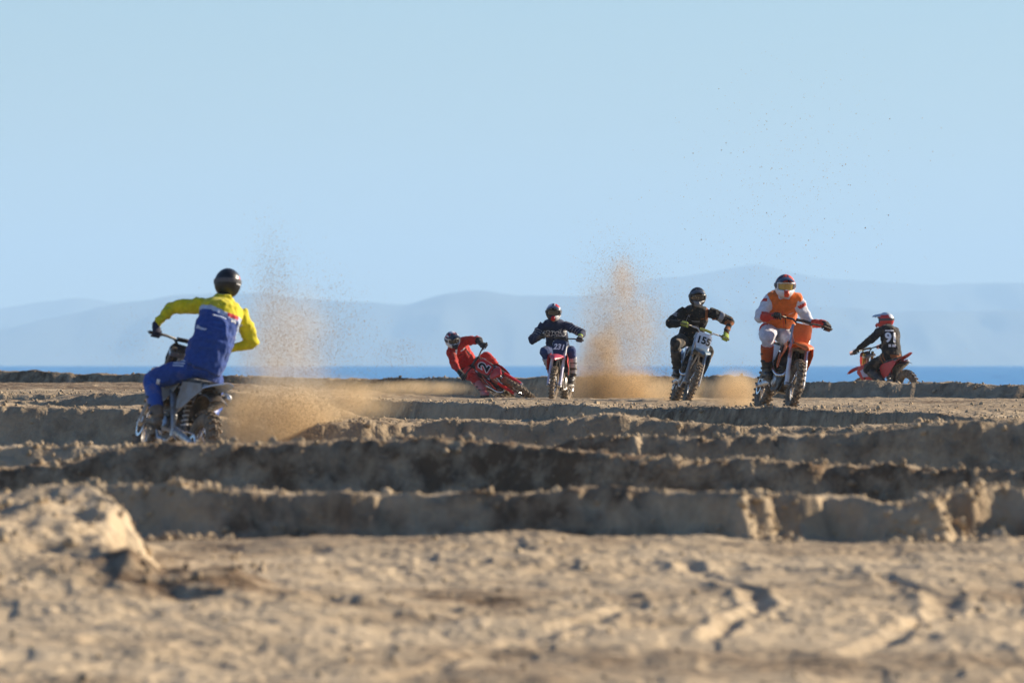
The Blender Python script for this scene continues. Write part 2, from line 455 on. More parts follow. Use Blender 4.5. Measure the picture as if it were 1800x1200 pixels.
# loose clods of sand, thickest on the crests: too many to count
def clods(n):
    pts = []
    for k, r in enumerate(RIDGES):
        t = np.array(r['t'], dtype=np.float64)
        m = [700, 1500, 1500, 1600, 4000, 1400, 1300, 1000][k]
        P = RNG.uniform(-80, 1880, m)
        dc = np.interp(P, t[:, 0], t[:, 1])
        back = [0.9, 1.2, 1.2, 1.2, 6.0, 3.0, 6.0, 2.0][k]
        Y = dc + RNG.exponential(back * 0.5, m) - 0.22 * RNG.random(m)
        X = (P - 900) / F_PX * Y
        s = np.clip(RNG.lognormal(-0.55, 0.7, m), 0.15, 3.0) * (0.0135 if k < 3 else 0.012)
        pts.append(np.stack([X, Y, s], 1))
    m = 900
    Y = 36.5 + RNG.random(m) * 12.5
    X = (RNG.random(m) * 2 - 1) * 0.068 * Y
    keep = (fbm2(X * 1.1, Y * 0.8, 2, 301) > 0.05) | (RNG.random(m) < 0.22)
    s = np.clip(RNG.lognormal(-0.5, 0.5, m), 0.25, 2.6) * 0.014
    pts.append(np.stack([X, Y, s], 1)[keep])
    m = 240                                                 # rougher rubble on the mound and the clump beside it
    Y = 43.4 + RNG.random(m) * 4.5; X = -3.1 + RNG.random(m) * 1.75
    pts.append(np.stack([X, Y, np.clip(RNG.lognormal(-0.3, 0.5, m), .3, 2.4) * 0.019], 1))
    for (pa, pb, m) in ((1320, 1410, 260), (1560, 1770, 520), (200, 420, 260)):    # spill under the broken bank
        P = RNG.uniform(pa, pb, m); Y = RNG.uniform(49.25, 50.6, m)
        pts.append(np.stack([(P - 900) / F_PX * Y, Y, np.clip(RNG.lognormal(-0.3, 0.55, m), .25, 2.4) * 0.017], 1))
    p = np.concatenate(pts)
    phi = (1 + 5 ** 0.5) / 2
    iv = np.array([(-1, phi, 0), (1, phi, 0), (-1, -phi, 0), (1, -phi, 0), (0, -1, phi), (0, 1, phi), (0, -1, -phi), (0, 1, -phi), (phi, 0, -1), (phi, 0, 1), (-phi, 0, -1), (-phi, 0, 1)], float)
    iv /= np.linalg.norm(iv[0])
    fa = np.array([(0, 11, 5), (0, 5, 1), (0, 1, 7), (0, 7, 10), (0, 10, 11), (1, 5, 9), (5, 11, 4), (11, 10, 2), (10, 7, 6), (7, 1, 8), (3, 9, 4), (3, 4, 2), (3, 2, 6), (3, 6, 8), (3, 8, 9), (4, 9, 5), (2, 4, 11), (6, 2, 10), (8, 6, 7), (9, 8, 1)])
    n = len(p)
    q = RNG.normal(size=(n, 4)); q /= np.linalg.norm(q, axis=1)[:, None]
    w, x, y, z = q.T
    Rm = np.stack([np.stack([1 - 2 * (y * y + z * z), 2 * (x * y - w * z), 2 * (x * z + w * y)], -1), np.stack([2 * (x * y + w * z), 1 - 2 * (x * x + z * z), 2 * (y * z - w * x)], -1),
                   np.stack([2 * (x * z - w * y), 2 * (y * z + w * x), 1 - 2 * (x * x + y * y)], -1)], 1)
    v = iv[None] * RNG.uniform(0.68, 1.25, (n, 12, 1)) * RNG.uniform(0.65, 1.25, (n, 1, 3))
    v = np.einsum('nij,nkj->nki', Rm, v) * p[:, 2][:, None, None]
    zz = land_z(p[:, 0], p[:, 1]) + p[:, 2] * RNG.uniform(0.0, 0.55, n)
    v = v + np.stack([p[:, 0], p[:, 1], zz], 1)[:, None, :]
    f = (fa[None] + 12 * np.arange(n)[:, None, None]).reshape(-1, 3)
    me = np_mesh('sand_clods', v.reshape(-1, 3), f, smooth=True)
    a = me.attributes.new('damp_shade', 'FLOAT', 'POINT')
    dv = np.clip(damp_shade_of(p[:, 0], p[:, 1]) * 0.5 + RNG.uniform(-.2, .2, n), 0, 1)
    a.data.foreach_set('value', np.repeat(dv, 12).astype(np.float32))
    o = link_mesh('sand_clods', me, mats=[SAND])
    return tag(o, 'loose clods of sand strewn over the ridges and the near ground', 'sand clods', kind='stuff')


clods(0)

# ------------------------------------------------------------------ the sea, bending down to its horizon
ys = np.concatenate([np.linspace(150, 700, 24, endpoint=False), np.geomspace(700, 16000, 150)])
xs = np.concatenate([-np.geomspace(60, 9000, 40)[::-1], np.linspace(-55, 55, 7), np.geomspace(60, 9000, 40)])
SX, SY = np.meshgrid(xs, ys)
SZ = SEA_Z - (SX ** 2 + SY ** 2) / (2 * EARTH)
si = np.arange(SX.size).reshape(SX.shape)
sf = np.stack([si[:-1, :-1], si[:-1, 1:], si[1:, 1:], si[1:, :-1]], -1).reshape(-1, 4)
sea_me = np_mesh('sea', np.stack([SX, SY, SZ], -1).reshape(-1, 3), sf)


def sea_material():
    m, nt, bs = nodes_of('sea_water')
    L = nt.links
    geo = nt.nodes.new('ShaderNodeNewGeometry')
    mp = nt.nodes.new('ShaderNodeMapping'); mp.inputs['Scale'].default_value = (0.10, 0.03, 0.1)
    L.new(geo.outputs['Position'], mp.inputs['Vector'])
    n = nt.nodes.new('ShaderNodeTexNoise'); n.inputs['Scale'].default_value = 1.0; n.inputs['Detail'].default_value = 6; n.inputs['Roughness'].default_value = 0.6
    L.new(mp.outputs[0], n.inputs['Vector'])
    cr = nt.nodes.new('ShaderNodeMix'); cr.data_type = 'RGBA'
    cr.inputs['A'].default_value = (0.07, 0.26, 0.52, 1); cr.inputs['B'].default_value = (0.09, 0.31, 0.58, 1)
    L.new(n.outputs[0], cr.inputs['Factor']); L.new(cr.outputs['Result'], bs.inputs['Base Color'])
    bs.inputs['Roughness'].default_value = 0.35
    bs.inputs['IOR'].default_value = 1.33
    bp = nt.nodes.new('ShaderNodeBump'); bp.inputs['Strength'].default_value = 1.0; bp.inputs['Distance'].default_value = 3.0
    L.new(n.outputs[0], bp.inputs['Height']); L.new(bp.outputs[0], bs.inputs['Normal'])
    return m


sea = link_mesh('sea', sea_me, mats=[sea_material()])
tag(sea, 'flat blue sea beyond the sand ridge', 'sea', kind='structure')


# ------------------------------------------------------------------ mountains across the water
def mountains(name, tab, dist, depth, seed, label):
    t = np.array(tab, float)
    nx, ny = 420, 27
    P = np.linspace(t[0, 0], t[-1, 0], nx)
    v = np.linspace(-1, 1, ny)
    top = np.interp(P, t[:, 0], t[:, 1])
    k = np.exp(-0.5 * (np.arange(-14, 15) / 1.8) ** 2); k /= k.sum()
    top = np.convolve(np.pad(top, 14, mode='edge'), k, mode='valid')
    top = top + 1.6 * fbm2(P * 0.02, P * 0, 5, seed)
    crest = CAM_Z + (EYE_Y - top) / F_PX * dist
    foot = SEA_Z - dist ** 2 / (2 * EARTH) - 5
    X = (P - 900) / F_PX * dist
    VX = np.repeat(X[None, :], ny, 0)
    VY = dist + v[:, None] * depth + 0.12 * depth * fbm2(P[None, :] * 0.01 + 0 * v[:, None], 0 * P[None, :] + v[:, None], 2, seed + 5) * (1 - np.abs(v[:, None]))
    prof = (1 - np.abs(v)) ** 0.9
    VZ = foot + (crest[None, :] - foot) * prof[:, None] * (1 + 0.16 * fbm2(P[None, :] * 0.013 + 0 * v[:, None], 0 * P[None, :] + v[:, None] * 2.5, 4, seed + 9) * (1 - prof[:, None]) * 2)
    i = np.arange(nx * ny).reshape(ny, nx)
    f = np.stack([i[:-1, :-1], i[:-1, 1:], i[1:, 1:], i[1:, :-1]], -1).reshape(-1, 4)
    me = np_mesh(name, np.stack([VX, VY, VZ], -1).reshape(-1, 3), f)
    m = MATS.get('hillside')
    if m is None:
        m, nt, bs = nodes_of('hillside'); MATS['hillside'] = m
        geo = nt.nodes.new('ShaderNodeNewGeometry')
        n = nt.nodes.new('ShaderNodeTexNoise'); n.inputs['Scale'].default_value = 0.004; n.inputs['Detail'].default_value = 8
        nt.links.new(geo.outputs['Position'], n.inputs['Vector'])
        x = nt.nodes.new('ShaderNodeMix'); x.data_type = 'RGBA'
        x.inputs['A'].default_value = (0.05, 0.075, 0.03, 1); x.inputs['B'].default_value = (0.11, 0.10, 0.06, 1)
        nt.links.new(n.outputs[0], x.inputs['Factor']); nt.links.new(x.outputs['Result'], bs.inputs['Base Color'])
        bs.inputs['Roughness'].default_value = 0.95
    return tag(link_mesh(name, me, mats=[m]), label, 'mountains', kind='structure')


mountains('mountains', [(-900, 560), (-300, 520), (-100, 560), (0, 546), (60, 531), (100, 526), (150, 522), (190, 532), (260, 545), (420, 560), (700, 575), (950, 560), (1020, 520),
                        (1100, 504), (1150, 490), (1200, 485), (1250, 478), (1290, 468), (1330, 459), (1380, 475), (1430, 485), (1500, 491), (1600, 497), (1650, 500), (1720, 494), (1800, 499), (1950, 505), (2200, 480), (2800, 540)],
          21000, 2600, 501, 'pale blue far mountain chain with one blunt peak')
mountains('hills', [(-900, 600), (-200, 590), (0, 577), (90, 562), (150, 546), (200, 535), (260, 526), (320, 519), (440, 513), (500, 520), (560, 527), (640, 531), (720, 537), (760, 523), (800, 515),
                    (840, 511), (890, 517), (950, 521), (1010, 519), (1080, 526), (1160, 540), (1300, 546), (1450, 540), (1600, 548), (1800, 545), (2100, 560), (2800, 600)],
          16500, 1500, 601, 'pale blue nearer hills with rounded tops across the sea')


# ------------------------------------------------------------------ the air between
def haze_box():
    x0, x1, y0, y1, z0, z1 = -9500, 9500, -600, 24500, -60, 330
    me = bpy.data.meshes.new('haze')
    v = [(x, y, z) for z in (z0, z1) for y in (y0, y1) for x in (x0, x1)]
    me.from_pydata(v, [], [(0, 2, 3, 1), (4, 5, 7, 6), (0, 1, 5, 4), (2, 6, 7, 3), (0, 4, 6, 2), (1, 3, 7, 5)])
    m = bpy.data.materials.new('haze_air')
    m.use_nodes = True
    nt = m.node_tree
    nt.nodes.clear()
    pv = nt.nodes.new('ShaderNodeVolumePrincipled')
    pv.inputs['Color'].default_value = HAZE_COLOR
    pv.inputs['Density'].default_value = HAZE_DENSITY
    pv.inputs['Anisotropy'].default_value = 0.0
    out = nt.nodes.new('ShaderNodeOutputMaterial')
    nt.links.new(pv.outputs[0], out.inputs['Volume'])
    o = link_mesh('haze', me, mats=[m])
    return tag(o, 'thin blue haze in the air over the sea', 'haze', kind='stuff')


HAZE_COLOR = (0.58, 0.795, 0.965, 1)
HAZE_DENSITY = 0.88e-4
haze_box()
# ------------------------------------------------------------------ mesh building kit
class MB:
    def __init__(self):
        self.v, self.f, self.m = [], [], []

    def add(self, verts, faces, mat=0, M=None):
        b = len(self.v)
        if M is not None:
            verts = [M @ Vector(p) for p in verts]
        self.v += [tuple(p) for p in verts]
        self.f += [tuple(i + b for i in f) for f in faces]
        self.m += [mat] * len(faces)
        return self

    def box(self, c, s, mat=0, rot=None, taper=1.0):
        hx, hy, hz = s[0] / 2, s[1] / 2, s[2] / 2
        vs = []
        for z in (-hz, hz):
            k = taper if z > 0 else 1.0
            for (x, y) in ((-hx, -hy), (hx, -hy), (hx, hy), (-hx, hy)):
                vs.append(Vector((x * k, y * k, z)))
        if rot is not None:
            vs = [rot @ p for p in vs]
        c = Vector(c)
        vs = [p + c for p in vs]
        return self.add(vs, [(3, 2, 1, 0), (4, 5, 6, 7), (0, 1, 5, 4), (1, 2, 6, 5), (2, 3, 7, 6), (3, 0, 4, 7)], mat)

    def rings(self, rings, mat=0, cap=True, closed=False):
        n = len(rings[0])
        vs = [p for r in rings for p in r]
        fs = []
        for i in range(len(rings) - 1):
            for j in range(n):
                a, b = i * n + j, i * n + (j + 1) % n
                fs.append((a, b, b + n, a + n))
        if closed:
            i = len(rings) - 1
            for j in range(n):
                fs.append((i * n + j, i * n + (j + 1) % n, (j + 1) % n, j))
        elif cap:
            fs.append(tuple(reversed(range(n))))
            fs.append(tuple(range((len(rings) - 1) * n, len(rings) * n)))
        return self.add(vs, fs, mat)

    def tube(self, pts, rad, seg=10, mat=0, side=None, flat=None):
        """swept tube; rad a number, or one value / (wide, deep) pair per point; side fixes the wide axis"""
        pts = [Vector(p) for p in pts]
        n = len(pts)
        if not isinstance(rad, (list, tuple)):
            rad = [rad] * n
        rs = []
        ref = Vector(side) if side is not None and not isinstance(side, list) else None
        prev = None
        for i, p in enumerate(pts):
            t = (pts[min(i + 1, n - 1)] - pts[max(i - 1, 0)]).normalized()
            if isinstance(side, list):
                a = Vector(side[i])
            elif ref is not None:
                a = ref.copy()
            elif prev is not None:
                a = prev.copy()
            else:
                a = Vector((0, 1, 0)) if abs(t.y) < 0.9 else Vector((1, 0, 0))
            a = (a - t * a.dot(t)).normalized()
            prev = a
            b = t.cross(a)
            r = rad[i]
            rw, rd = (r, r) if not isinstance(r, (list, tuple)) else r
            rs.append([p + a * (rw * math.cos(2 * math.pi * k / seg)) + b * (rd * math.sin(2 * math.pi * k / seg)) for k in range(seg)])
        return self.rings(rs, mat)

    def lathe(self, prof, c=(0, 0, 0), axis='y', seg=40, mat=0, closed=True):
        """profile of (radius, offset along the axis), closed ring by default"""
        c = Vector(c)
        rs = []
        for k in range(seg):
            a = 2 * math.pi * k / seg
            rs.append([c + Vector((r * math.cos(a), o, r * math.sin(a))) for (r, o) in prof])
        n = len(prof)
        vs = [p for r in rs for p in r]
        fs = []
        for i in range(seg):
            j2 = (i + 1) % seg
            for j in range(n if closed else n - 1):
                k2 = (j + 1) % n
                fs.append((i * n + j, j2 * n + j, j2 * n + k2, i * n + k2))
        return self.add(vs, fs, mat)

    def ball(self, c, r, seg=12, mat=0, rot=None):
        rx, ry, rz = (r, r, r) if not isinstance(r, (tuple, list)) else r
        c = Vector(c)
        vs, fs = [], []
        nl = seg // 2
        for i in range(nl + 1):
            t = math.pi * i / nl
            for j in range(seg):
                a = 2 * math.pi * j / seg
                p = Vector((rx * math.sin(t) * math.cos(a), ry * math.sin(t) * math.sin(a), rz * math.cos(t)))
                vs.append(c + (rot @ p if rot is not None else p))
        for i in range(nl):
            for j in range(seg):
                a, b = i * seg + j, i * seg + (j + 1) % seg
                fs.append((a, a + seg, b + seg, b))
        return self.add(vs, fs, mat)

    def plate(self, pts, thick, normal, mat=0):
        """sheet through the outline pts (with a raised middle), given thickness along normal"""
        pts = [Vector(p) for p in pts]
        nrm = Vector(normal).normalized()
        n = len(pts)
        c = sum(pts, Vector()) / n
        mid = [c + (p - c) * 0.55 + nrm * thick * 0.5 for p in pts]
        h = nrm * thick
        vs = [p for p in pts] + [p + h for p in mid] + [c + h * 1.2] + [p - h for p in pts] + [c - h]
        fs = []
        for i in range(n):
            j = (i + 1) % n
            fs += [(i, j, n + j, n + i), (n + i, n + j, 2 * n), (2 * n + 1 + j, 2 * n + 1 + i, 3 * n + 1), (2 * n + 1 + i, 2 * n + 1 + j, j, i)]
        return self.add(vs, fs, mat)

    def build(self, name, mats, parent=None, M=None, smooth=True, angle=40):
        me = bpy.data.meshes.new(name)
        v = self.v if M is None else [tuple(M @ Vector(p)) for p in self.v]
        me.from_pydata(v, [], self.f)
        if not isinstance(mats, (list, tuple)):
            mats = [mats]
        for m in mats:
            me.materials.append(m)
        me.polygons.foreach_set('material_index', self.m)
        bm = bmesh.new()
        bm.from_mesh(me)
        bmesh.ops.remove_doubles(bm, verts=bm.verts, dist=1e-6)
        bmesh.ops.recalc_face_normals(bm, faces=bm.faces)
        for f in bm.faces:
            f.smooth = smooth
        if smooth:
            for e in bm.edges:
                if len(e.link_faces) == 2 and e.calc_face_angle(0) > R(angle):
                    e.smooth = False
        bm.to_mesh(me)
        bm.free()
        o = bpy.data.objects.new(name, me)
        COL.objects.link(o)
        if parent is not None:
            o.parent = parent
        return o


def bez(p0, p1, p2, n):
    p0, p1, p2 = Vector(p0), Vector(p1), Vector(p2)
    return [p0 * (1 - t) ** 2 + p1 * 2 * t * (1 - t) + p2 * t * t for t in [i / (n - 1) for i in range(n)]]


def spline(pts, n):
    """Catmull-Rom through pts"""
    pts = [Vector(p) for p in pts]
    q = [pts[0] * 2 - pts[1]] + pts + [pts[-1] * 2 - pts[-2]]
    out = []
    for k in range(n):
        t = k / (n - 1) * (len(pts) - 1)
        i = min(int(t), len(pts) - 2)
        u = t - i
        a, b, c, d = q[i:i + 4]
        out.append(0.5 * (2 * b + (c - a) * u + (2 * a - 5 * b + 4 * c - d) * u * u + (3 * b - a - 3 * c + d) * u ** 3))
    return out


def text_mesh(txt, size, shear=0.0, bold=0.02, squeeze=1.0, spacing=1.0, align='CENTER'):
    cu = bpy.data.curves.new('lettering', 'FONT')
    cu.body = txt
    cu.size = size
    cu.align_x, cu.align_y = align, 'CENTER'
    cu.shear = shear
    cu.offset = bold * size
    cu.space_character = spacing
    cu.space_line = 0.85
    cu.extrude = 0.0
    ob = bpy.data.objects.new('lettering', cu)
    COL.objects.link(ob)
    dg = bpy.context.evaluated_depsgraph_get()
    me = bpy.data.meshes.new_from_object(ob.evaluated_get(dg))
    bpy.data.objects.remove(ob)
    bpy.data.curves.remove(cu)
    if squeeze != 1.0:
        for v in me.vertices:
            v.co.x *= squeeze
    me.materials.clear()
    return me


def frame(x, up):
    """matrix columns: x forward, z roughly up"""
    x = Vector(x).normalized()
    y = Vector(up).cross(x).normalized()
    z = x.cross(y)
    return Matrix((x, y, z)).transposed()


# ------------------------------------------------------------------ the motorcycle
BLACK = plastic('black_plastic', (0.012, 0.012, 0.014), dirt=0.35)
RUBBER = surf('tyre_rubber', (0.055, 0.047, 0.038), rough=0.95, dirt=0.95, vary=0.3, scale=14)
SEATM = cloth('seat_cover', (0.015, 0.015, 0.017), dirt=0.4)
ALU = metal('aluminium', (0.62, 0.62, 0.62), 0.38, dirt=0.45)
STEEL = metal('chrome_steel', (0.75, 0.75, 0.76), 0.22, dirt=0.2)
DARKM = metal('dark_engine_metal', (0.16, 0.155, 0.15), 0.5, dirt=0.55)
GOLDM = metal('gold_fork_tube', (0.72, 0.50, 0.16), 0.35, dirt=0.3)
WHITE = plastic('white_plastic', (0.74, 0.75, 0.78), dirt=0.16)
WHITE_PRINT = surf('white_print', (0.80, 0.81, 0.84), rough=0.6, dirt=0.05, vary=0.05)
BLACK_PRINT = surf('black_print', (0.012, 0.012, 0.016), rough=0.9, dirt=0.02, vary=0.05)

AX_F, AX_R = 0.74, -0.74
R_F, R_R = 0.345, 0.335
STEER_P, STEER_D = Vector((0.42, 0, 0.95)), Vector((-0.446, 0, 0.895)).normalized()
GRIP = Vector((0.265, 0.345, 1.215))
PEG = Vector((-0.13, 0.215, 0.385))
TYRES = {}


def tyre_mesh(rad, wide, tall, n):
    key = (rad, wide)
    if key in TYRES:
        return TYRES[key]
    m = MB()
    rc = rad - tall
    prof = [(rc + tall * 0.95 * math.sin(a) if math.sin(a) > 0 else rc + tall * 0.75 * math.sin(a), wide * 0.5 * math.cos(a)) for a in [2 * math.pi * k / 12 for k in range(12)]]
    m.lathe(prof, seg=44)
    for k in range(n):
        a = 2 * math.pi * (k + (0.5 if k % 2 else 0)) / n
        lat = (-0.30, 0.30) if k % 2 else (-0.66, 0.0, 0.66)
        for l in lat:
            tilt = l * 0.95
            rr = rc + (tall + 0.006) * math.cos(tilt) * 0.985
            p = Vector((rr * math.cos(a), l * wide * 0.66, rr * math.sin(a)))
            rot = Matrix.Rotation(-(a - math.pi / 2), 3, 'Y') @ Matrix.Rotation(-tilt, 3, 'X')
            m.box(p, (2 * math.pi * rad / n * 0.60, wide * 0.21, 0.024), rot=rot)
    TYRES[key] = m
    return m


def wheel(name, parent, M, rad, wide, tall, rim_mat, disc_r, side):
    hub = MB()
    hub.lathe([(0.012, -0.075), (0.045, -0.07), (0.045, -0.045), (0.022, -0.03), (0.022, 0.03), (0.045, 0.045), (0.045, 0.07), (0.012, 0.075)], seg=18)
    h = hub.build(name, DARKM, parent, M)
    tyre_mesh(rad, wide, tall, 56 if rad > 0.34 else 50).build('tyre', RUBBER, h, M, smooth=True, angle=35)
    rr = rad - tall * 1.55
    MB().lathe([(rr, -wide * 0.33), (rr + 0.014, -wide * 0.36), (rr + 0.010, -wide * 0.2), (rr - 0.010, 0), (rr + 0.010, wide * 0.2), (rr + 0.014, wide * 0.36), (rr, wide * 0.33), (rr - 0.018, 0)], seg=40).build('rim', rim_mat, h, M)
    sp = MB()
    for k in range(32):
        a = 2 * math.pi * k / 32
        s = 1 if k % 2 else -1
        da = 0.42 * (1 if (k // 2) % 2 else -1)
        sp.tube([(0.042 * math.cos(a + da), s * 0.05, 0.042 * math.sin(a + da)), (rr * math.cos(a), s * 0.004, rr * math.sin(a))], 0.0022, seg=4)
    sp.build('spokes', STEEL, h, M)
    MB().lathe([(disc_r, side * 0.088), (disc_r, side * 0.092), (disc_r - 0.03, side * 0.092), (disc_r - 0.03, side * 0.088)], seg=32).build('brake_disc', STEEL, h, M)
    return h


def skin_of(outline, y, thick, sgn):
    return [(x, sgn * yy, z) for (x, z, yy) in outline]


def motorcycle(c, label, loc, yaw, lean=0.0, pitch=0.0, steer=0.0, number=None, size=0.9):
    """c: colours. yaw: heading, lean: + towards the rider's left"""
    M = Matrix.Translation(loc) @ Matrix.Rotation(yaw, 4, 'Z') @ Matrix.Rotation(-lean, 4, 'X') @ Matrix.Rotation(-pitch, 4, 'Y') @ Matrix.Scale(size, 4)
    bike = empty('motocross_bike', matrix=M)
    tag(bike, label, 'motorcycle', 'motocross bikes on the sand track')
    S = Matrix.Translation(STEER_P) @ Matrix.Rotation(steer, 4, STEER_D) @ Matrix.Translation(-STEER_P)
    main, second, guard = c['main'], c.get('second', BLACK), c.get('guard', WHITE)
    shroud_m = c.get('shroud', main)

    # wheels
    wheel('front_wheel', bike, S @ Matrix.Translation((AX_F, 0, R_F)), R_F, 0.095, 0.075, c.get('rim', BLACK), 0.13, 1)
    wheel('rear_wheel', bike, Matrix.Translation((AX_R, 0, R_R)), R_R, 0.125, 0.088, c.get('rim', BLACK), 0.12, -1)

    # fork: two legs, each with its guard
    up = STEER_D
    for s in (1, -1):
        y = 0.108 * s
        lo = Vector((AX_F - 0.032, y, R_F + 0.0))
        m = MB()
        m.tube([lo - up * 0.02, lo + up * 0.05], 0.030, seg=12, mat=0)
        m.tube([lo + up * 0.05, lo + up * 0.50], 0.0235, seg=12, mat=1)
        m.tube([lo + up * 0.37, lo + up * 0.90], [0.030, 0.029], seg=12, mat=2)
        leg = m.build('fork_leg', [ALU, STEEL, c.get('fork', DARKM)], bike, S)
        g = MB()
        fw = Vector((0.895, 0, 0.446))
        rs = []
        for t in [i / 7 for i in range(8)]:
            p = lo + up * (0.015 + 0.36 * t) + fw * 0.012
            w = 0.052 - 0.012 * abs(t - 0.4)
            rs.append([p + Vector((0, 0.030 * math.cos(a), 0)) * (w / 0.05) + fw * (0.036 * math.sin(a)) for a in [math.pi * 2 * k / 10 for k in range(10)]])
        g.rings(rs)
        g.build('fork_guard', guard, leg, S)
    m = MB()
    for h, t in ((0.56, 0.045), (0.83, 0.04)):
        ctr = Vector((AX_F - 0.032, 0, R_F)) + up * h
        m.box(ctr + Vector((-0.02, 0, 0)), (0.075, 0.285, t), rot=Matrix.Rotation(-math.atan2(0.446, 0.895), 3, 'Y'))
    m.build('triple_clamp', ALU, bike, S)
    m = MB()
    m.tube([(AX_F, -0.13, R_F), (AX_F, 0.13, R_F)], 0.014, seg=10)
    m.box((AX_F - 0.10, 0.095, R_F + 0.04), (0.07, 0.05, 0.06))
    m.build('front_axle', ALU, bike, S)

    # front fender, arched over the tyre
    rs = []
    for t in [i / 11 for i in range(12)]:
        x = 0.40 + 0.66 * t
        z = 0.845 + 0.075 * math.sin(min(1, t * 1.5) * math.pi * 0.5) - 0.085 * max(0, t - 0.45) ** 1.4 * 2.2
        w = 0.095 + 0.038 * math.sin(math.pi * min(1, t * 1.1)) - 0.075 * max(0, t - 0.72) / 0.28
        ring = []
        for a in [math.pi * k / 8 for k in range(9)]:
            ring.append(Vector((x, w * math.cos(a), z + 0.030 * math.sin(a) + 0.012 * (1 - abs(math.cos(a))) - 0.022)))
        for a in [math.pi * (8 - k) / 8 for k in range(9)]:
            ring.append(Vector((x, (w - 0.004) * math.cos(a), z + 0.030 * math.sin(a) - 0.030)))
        rs.append(ring)
    MB().rings(rs).build('front_fender', c.get('front_fender', main), bike, S)

    # number plate ahead of the bars
    pc = Vector((0.50, 0, 1.055))
    pn = Vector((0.93, 0, 0.36)).normalized()
    pu = Vector((-0.36, 0, 0.93)).normalized()
    w0, w1, h = 0.125, 0.085, 0.145
    out = [(-w1, -h), (w1, -h), (w0, -0.02), (w0 * 0.98, h * 0.7), (w0 * 0.72, h), (-w0 * 0.72, h), (-w0 * 0.98, h * 0.7), (-w0, -0.02)]
    m = MB()
    n = len(out)
    mid = [pc + Vector((0, a, 0)) + pu * b - pn * (abs(a) ** 2 * 2.2) for a, b in out]
    bk = [p - pn * 0.012 for p in mid]
    m.add(mid + [pc] + bk + [pc - pn * 0.012], [(i, (i + 1) % n, n) for i in range(n)] + [(n + 1 + (i + 1) % n, n + 1 + i, 2 * n + 1) for i in range(n)] + [(i, n + 1 + i, n + 1 + (i + 1) % n, (i + 1) % n) for i in range(n)])
    plate = m.build('number_plate', c.get('plate', main), bike, S, angle=60)
    if number:
        txt, size, mat, shear, border = number
        me = text_mesh(txt, size, shear=shear, bold=0.035, squeeze=0.92)
        TM = Matrix.Translation(pc + pn * 0.004 - pu * 0.0) @ Matrix((Vector((0, 1, 0)), pu, pn)).transposed().to_4x4()
        for v in me.vertices:
            p = TM @ v.co
            v.co = S @ (p - pn * (abs(p.y) ** 2 * 2.2))
        link_mesh('number', me, plate, [mat])
        if border is not None:                                        # printed outline round the number
            me = text_mesh(txt, size, shear=shear, bold=0.085, squeeze=0.92)
            for v in me.vertices:
                p = TM @ v.co - pn * 0.002
                v.co = S @ (p - pn * (abs(p.y) ** 2 * 2.2))
            link_mesh('number_outline', me, plate, [border])

    # handlebar with crossbar pad, grips and levers
    ctr = Vector((0.345, 0, 1.165))
    path = [ctr + Vector(p) for p in ((-0.105, -0.41, 0.048), (-0.07, -0.24, 0.062), (-0.012, -0.13, 0.055), (0.012, -0.07, 0.0), (0.012, 0.07, 0.0), (-0.012, 0.13, 0.055), (-0.07, 0.24, 0.062), (-0.105, 0.41, 0.048))]
    m = MB()
    m.tube(path, 0.0135, seg=10)
    m.box(ctr + Vector((0.012, 0.0, -0.022)), (0.05, 0.13, 0.05))
    bar = m.build('handlebar', c.get('bar', ALU), bike, S)
    MB().tube([ctr + Vector((0.0, -0.10, 0.058)), ctr + Vector((0.006, 0, 0.066)), ctr + Vector((0.0, 0.10, 0.058))], [(0.024, 0.022)] * 3, seg=10).build('bar_pad', c.get('pad', BLACK), bar, S)
    for s in (1, -1):
        a, b = ctr + Vector((-0.085, 0.285 * s, 0.057)), ctr + Vector((-0.107, 0.415 * s, 0.047))
        MB().tube([a, b], [0.018, 0.0175], seg=10).build('grip', BLACK, bar, S)
        p = ctr + Vector((-0.045, 0.235 * s, 0.06))
        MB().tube([p + Vector((0.02, 0, 0.0)), p + Vector((0.055, 0.05 * s, 0.002)), p + Vector((0.025, 0.175 * s, -0.012))], [0.010, 0.007, 0.006], seg=6).build('lever', c.get('lever', DARKM), bar, S)
        if c.get('hand_guard') is not None:
            q = ctr + Vector((-0.04, 0.34 * s, 0.052))
            MB().plate([q + Vector((0.055, -0.08 * s, -0.035)), q + Vector((0.075, 0, -0.045)), q + Vector((0.045, 0.095 * s, -0.035)), q + Vector((0.035, 0.10 * s, 0.03)), q + Vector((0.07, 0, 0.04)), q + Vector((0.05, -0.08 * s, 0.025))], 0.006, (1, 0.1 * s, 0)).build('hand_guard', c['hand_guard'], bar, S)

    # frame and swingarm
    m = MB()
    head = Vector((0.435, 0, 0.905))
    m.tube([head - up * 0.06, head + up * 0.17], 0.034, seg=12)
    for s in (1, -1):
        m.tube([head + up * 0.05, (0.22, 0.10 * s, 0.84), (0.0, 0.115 * s, 0.70), (-0.14, 0.11 * s, 0.50), (-0.17, 0.09 * s, 0.34)], [(0.03, 0.022), (0.036, 0.022), (0.036, 0.022), (0.034, 0.022), (0.03, 0.02)], seg=8)
        m.tube([head - up * 0.02, (0.37, 0.05 * s, 0.62), (0.30, 0.085 * s, 0.36), (0.20, 0.085 * s, 0.275), (-0.05, 0.085 * s, 0.275), (-0.17, 0.09 * s, 0.34)], 0.018, seg=8)
        m.tube([(-0.02, 0.09 * s, 0.80), (-0.30, 0.085 * s, 0.85), (-0.66, 0.07 * s, 0.90)], 0.013, seg=8)
        m.tube([(-0.13, 0.10 * s, 0.56), (-0.36, 0.09 * s, 0.74), (-0.60, 0.07 * s, 0.87)], 0.012, seg=8)
    m.build('frame', c.get('frame', ALU), bike)
    m = MB()
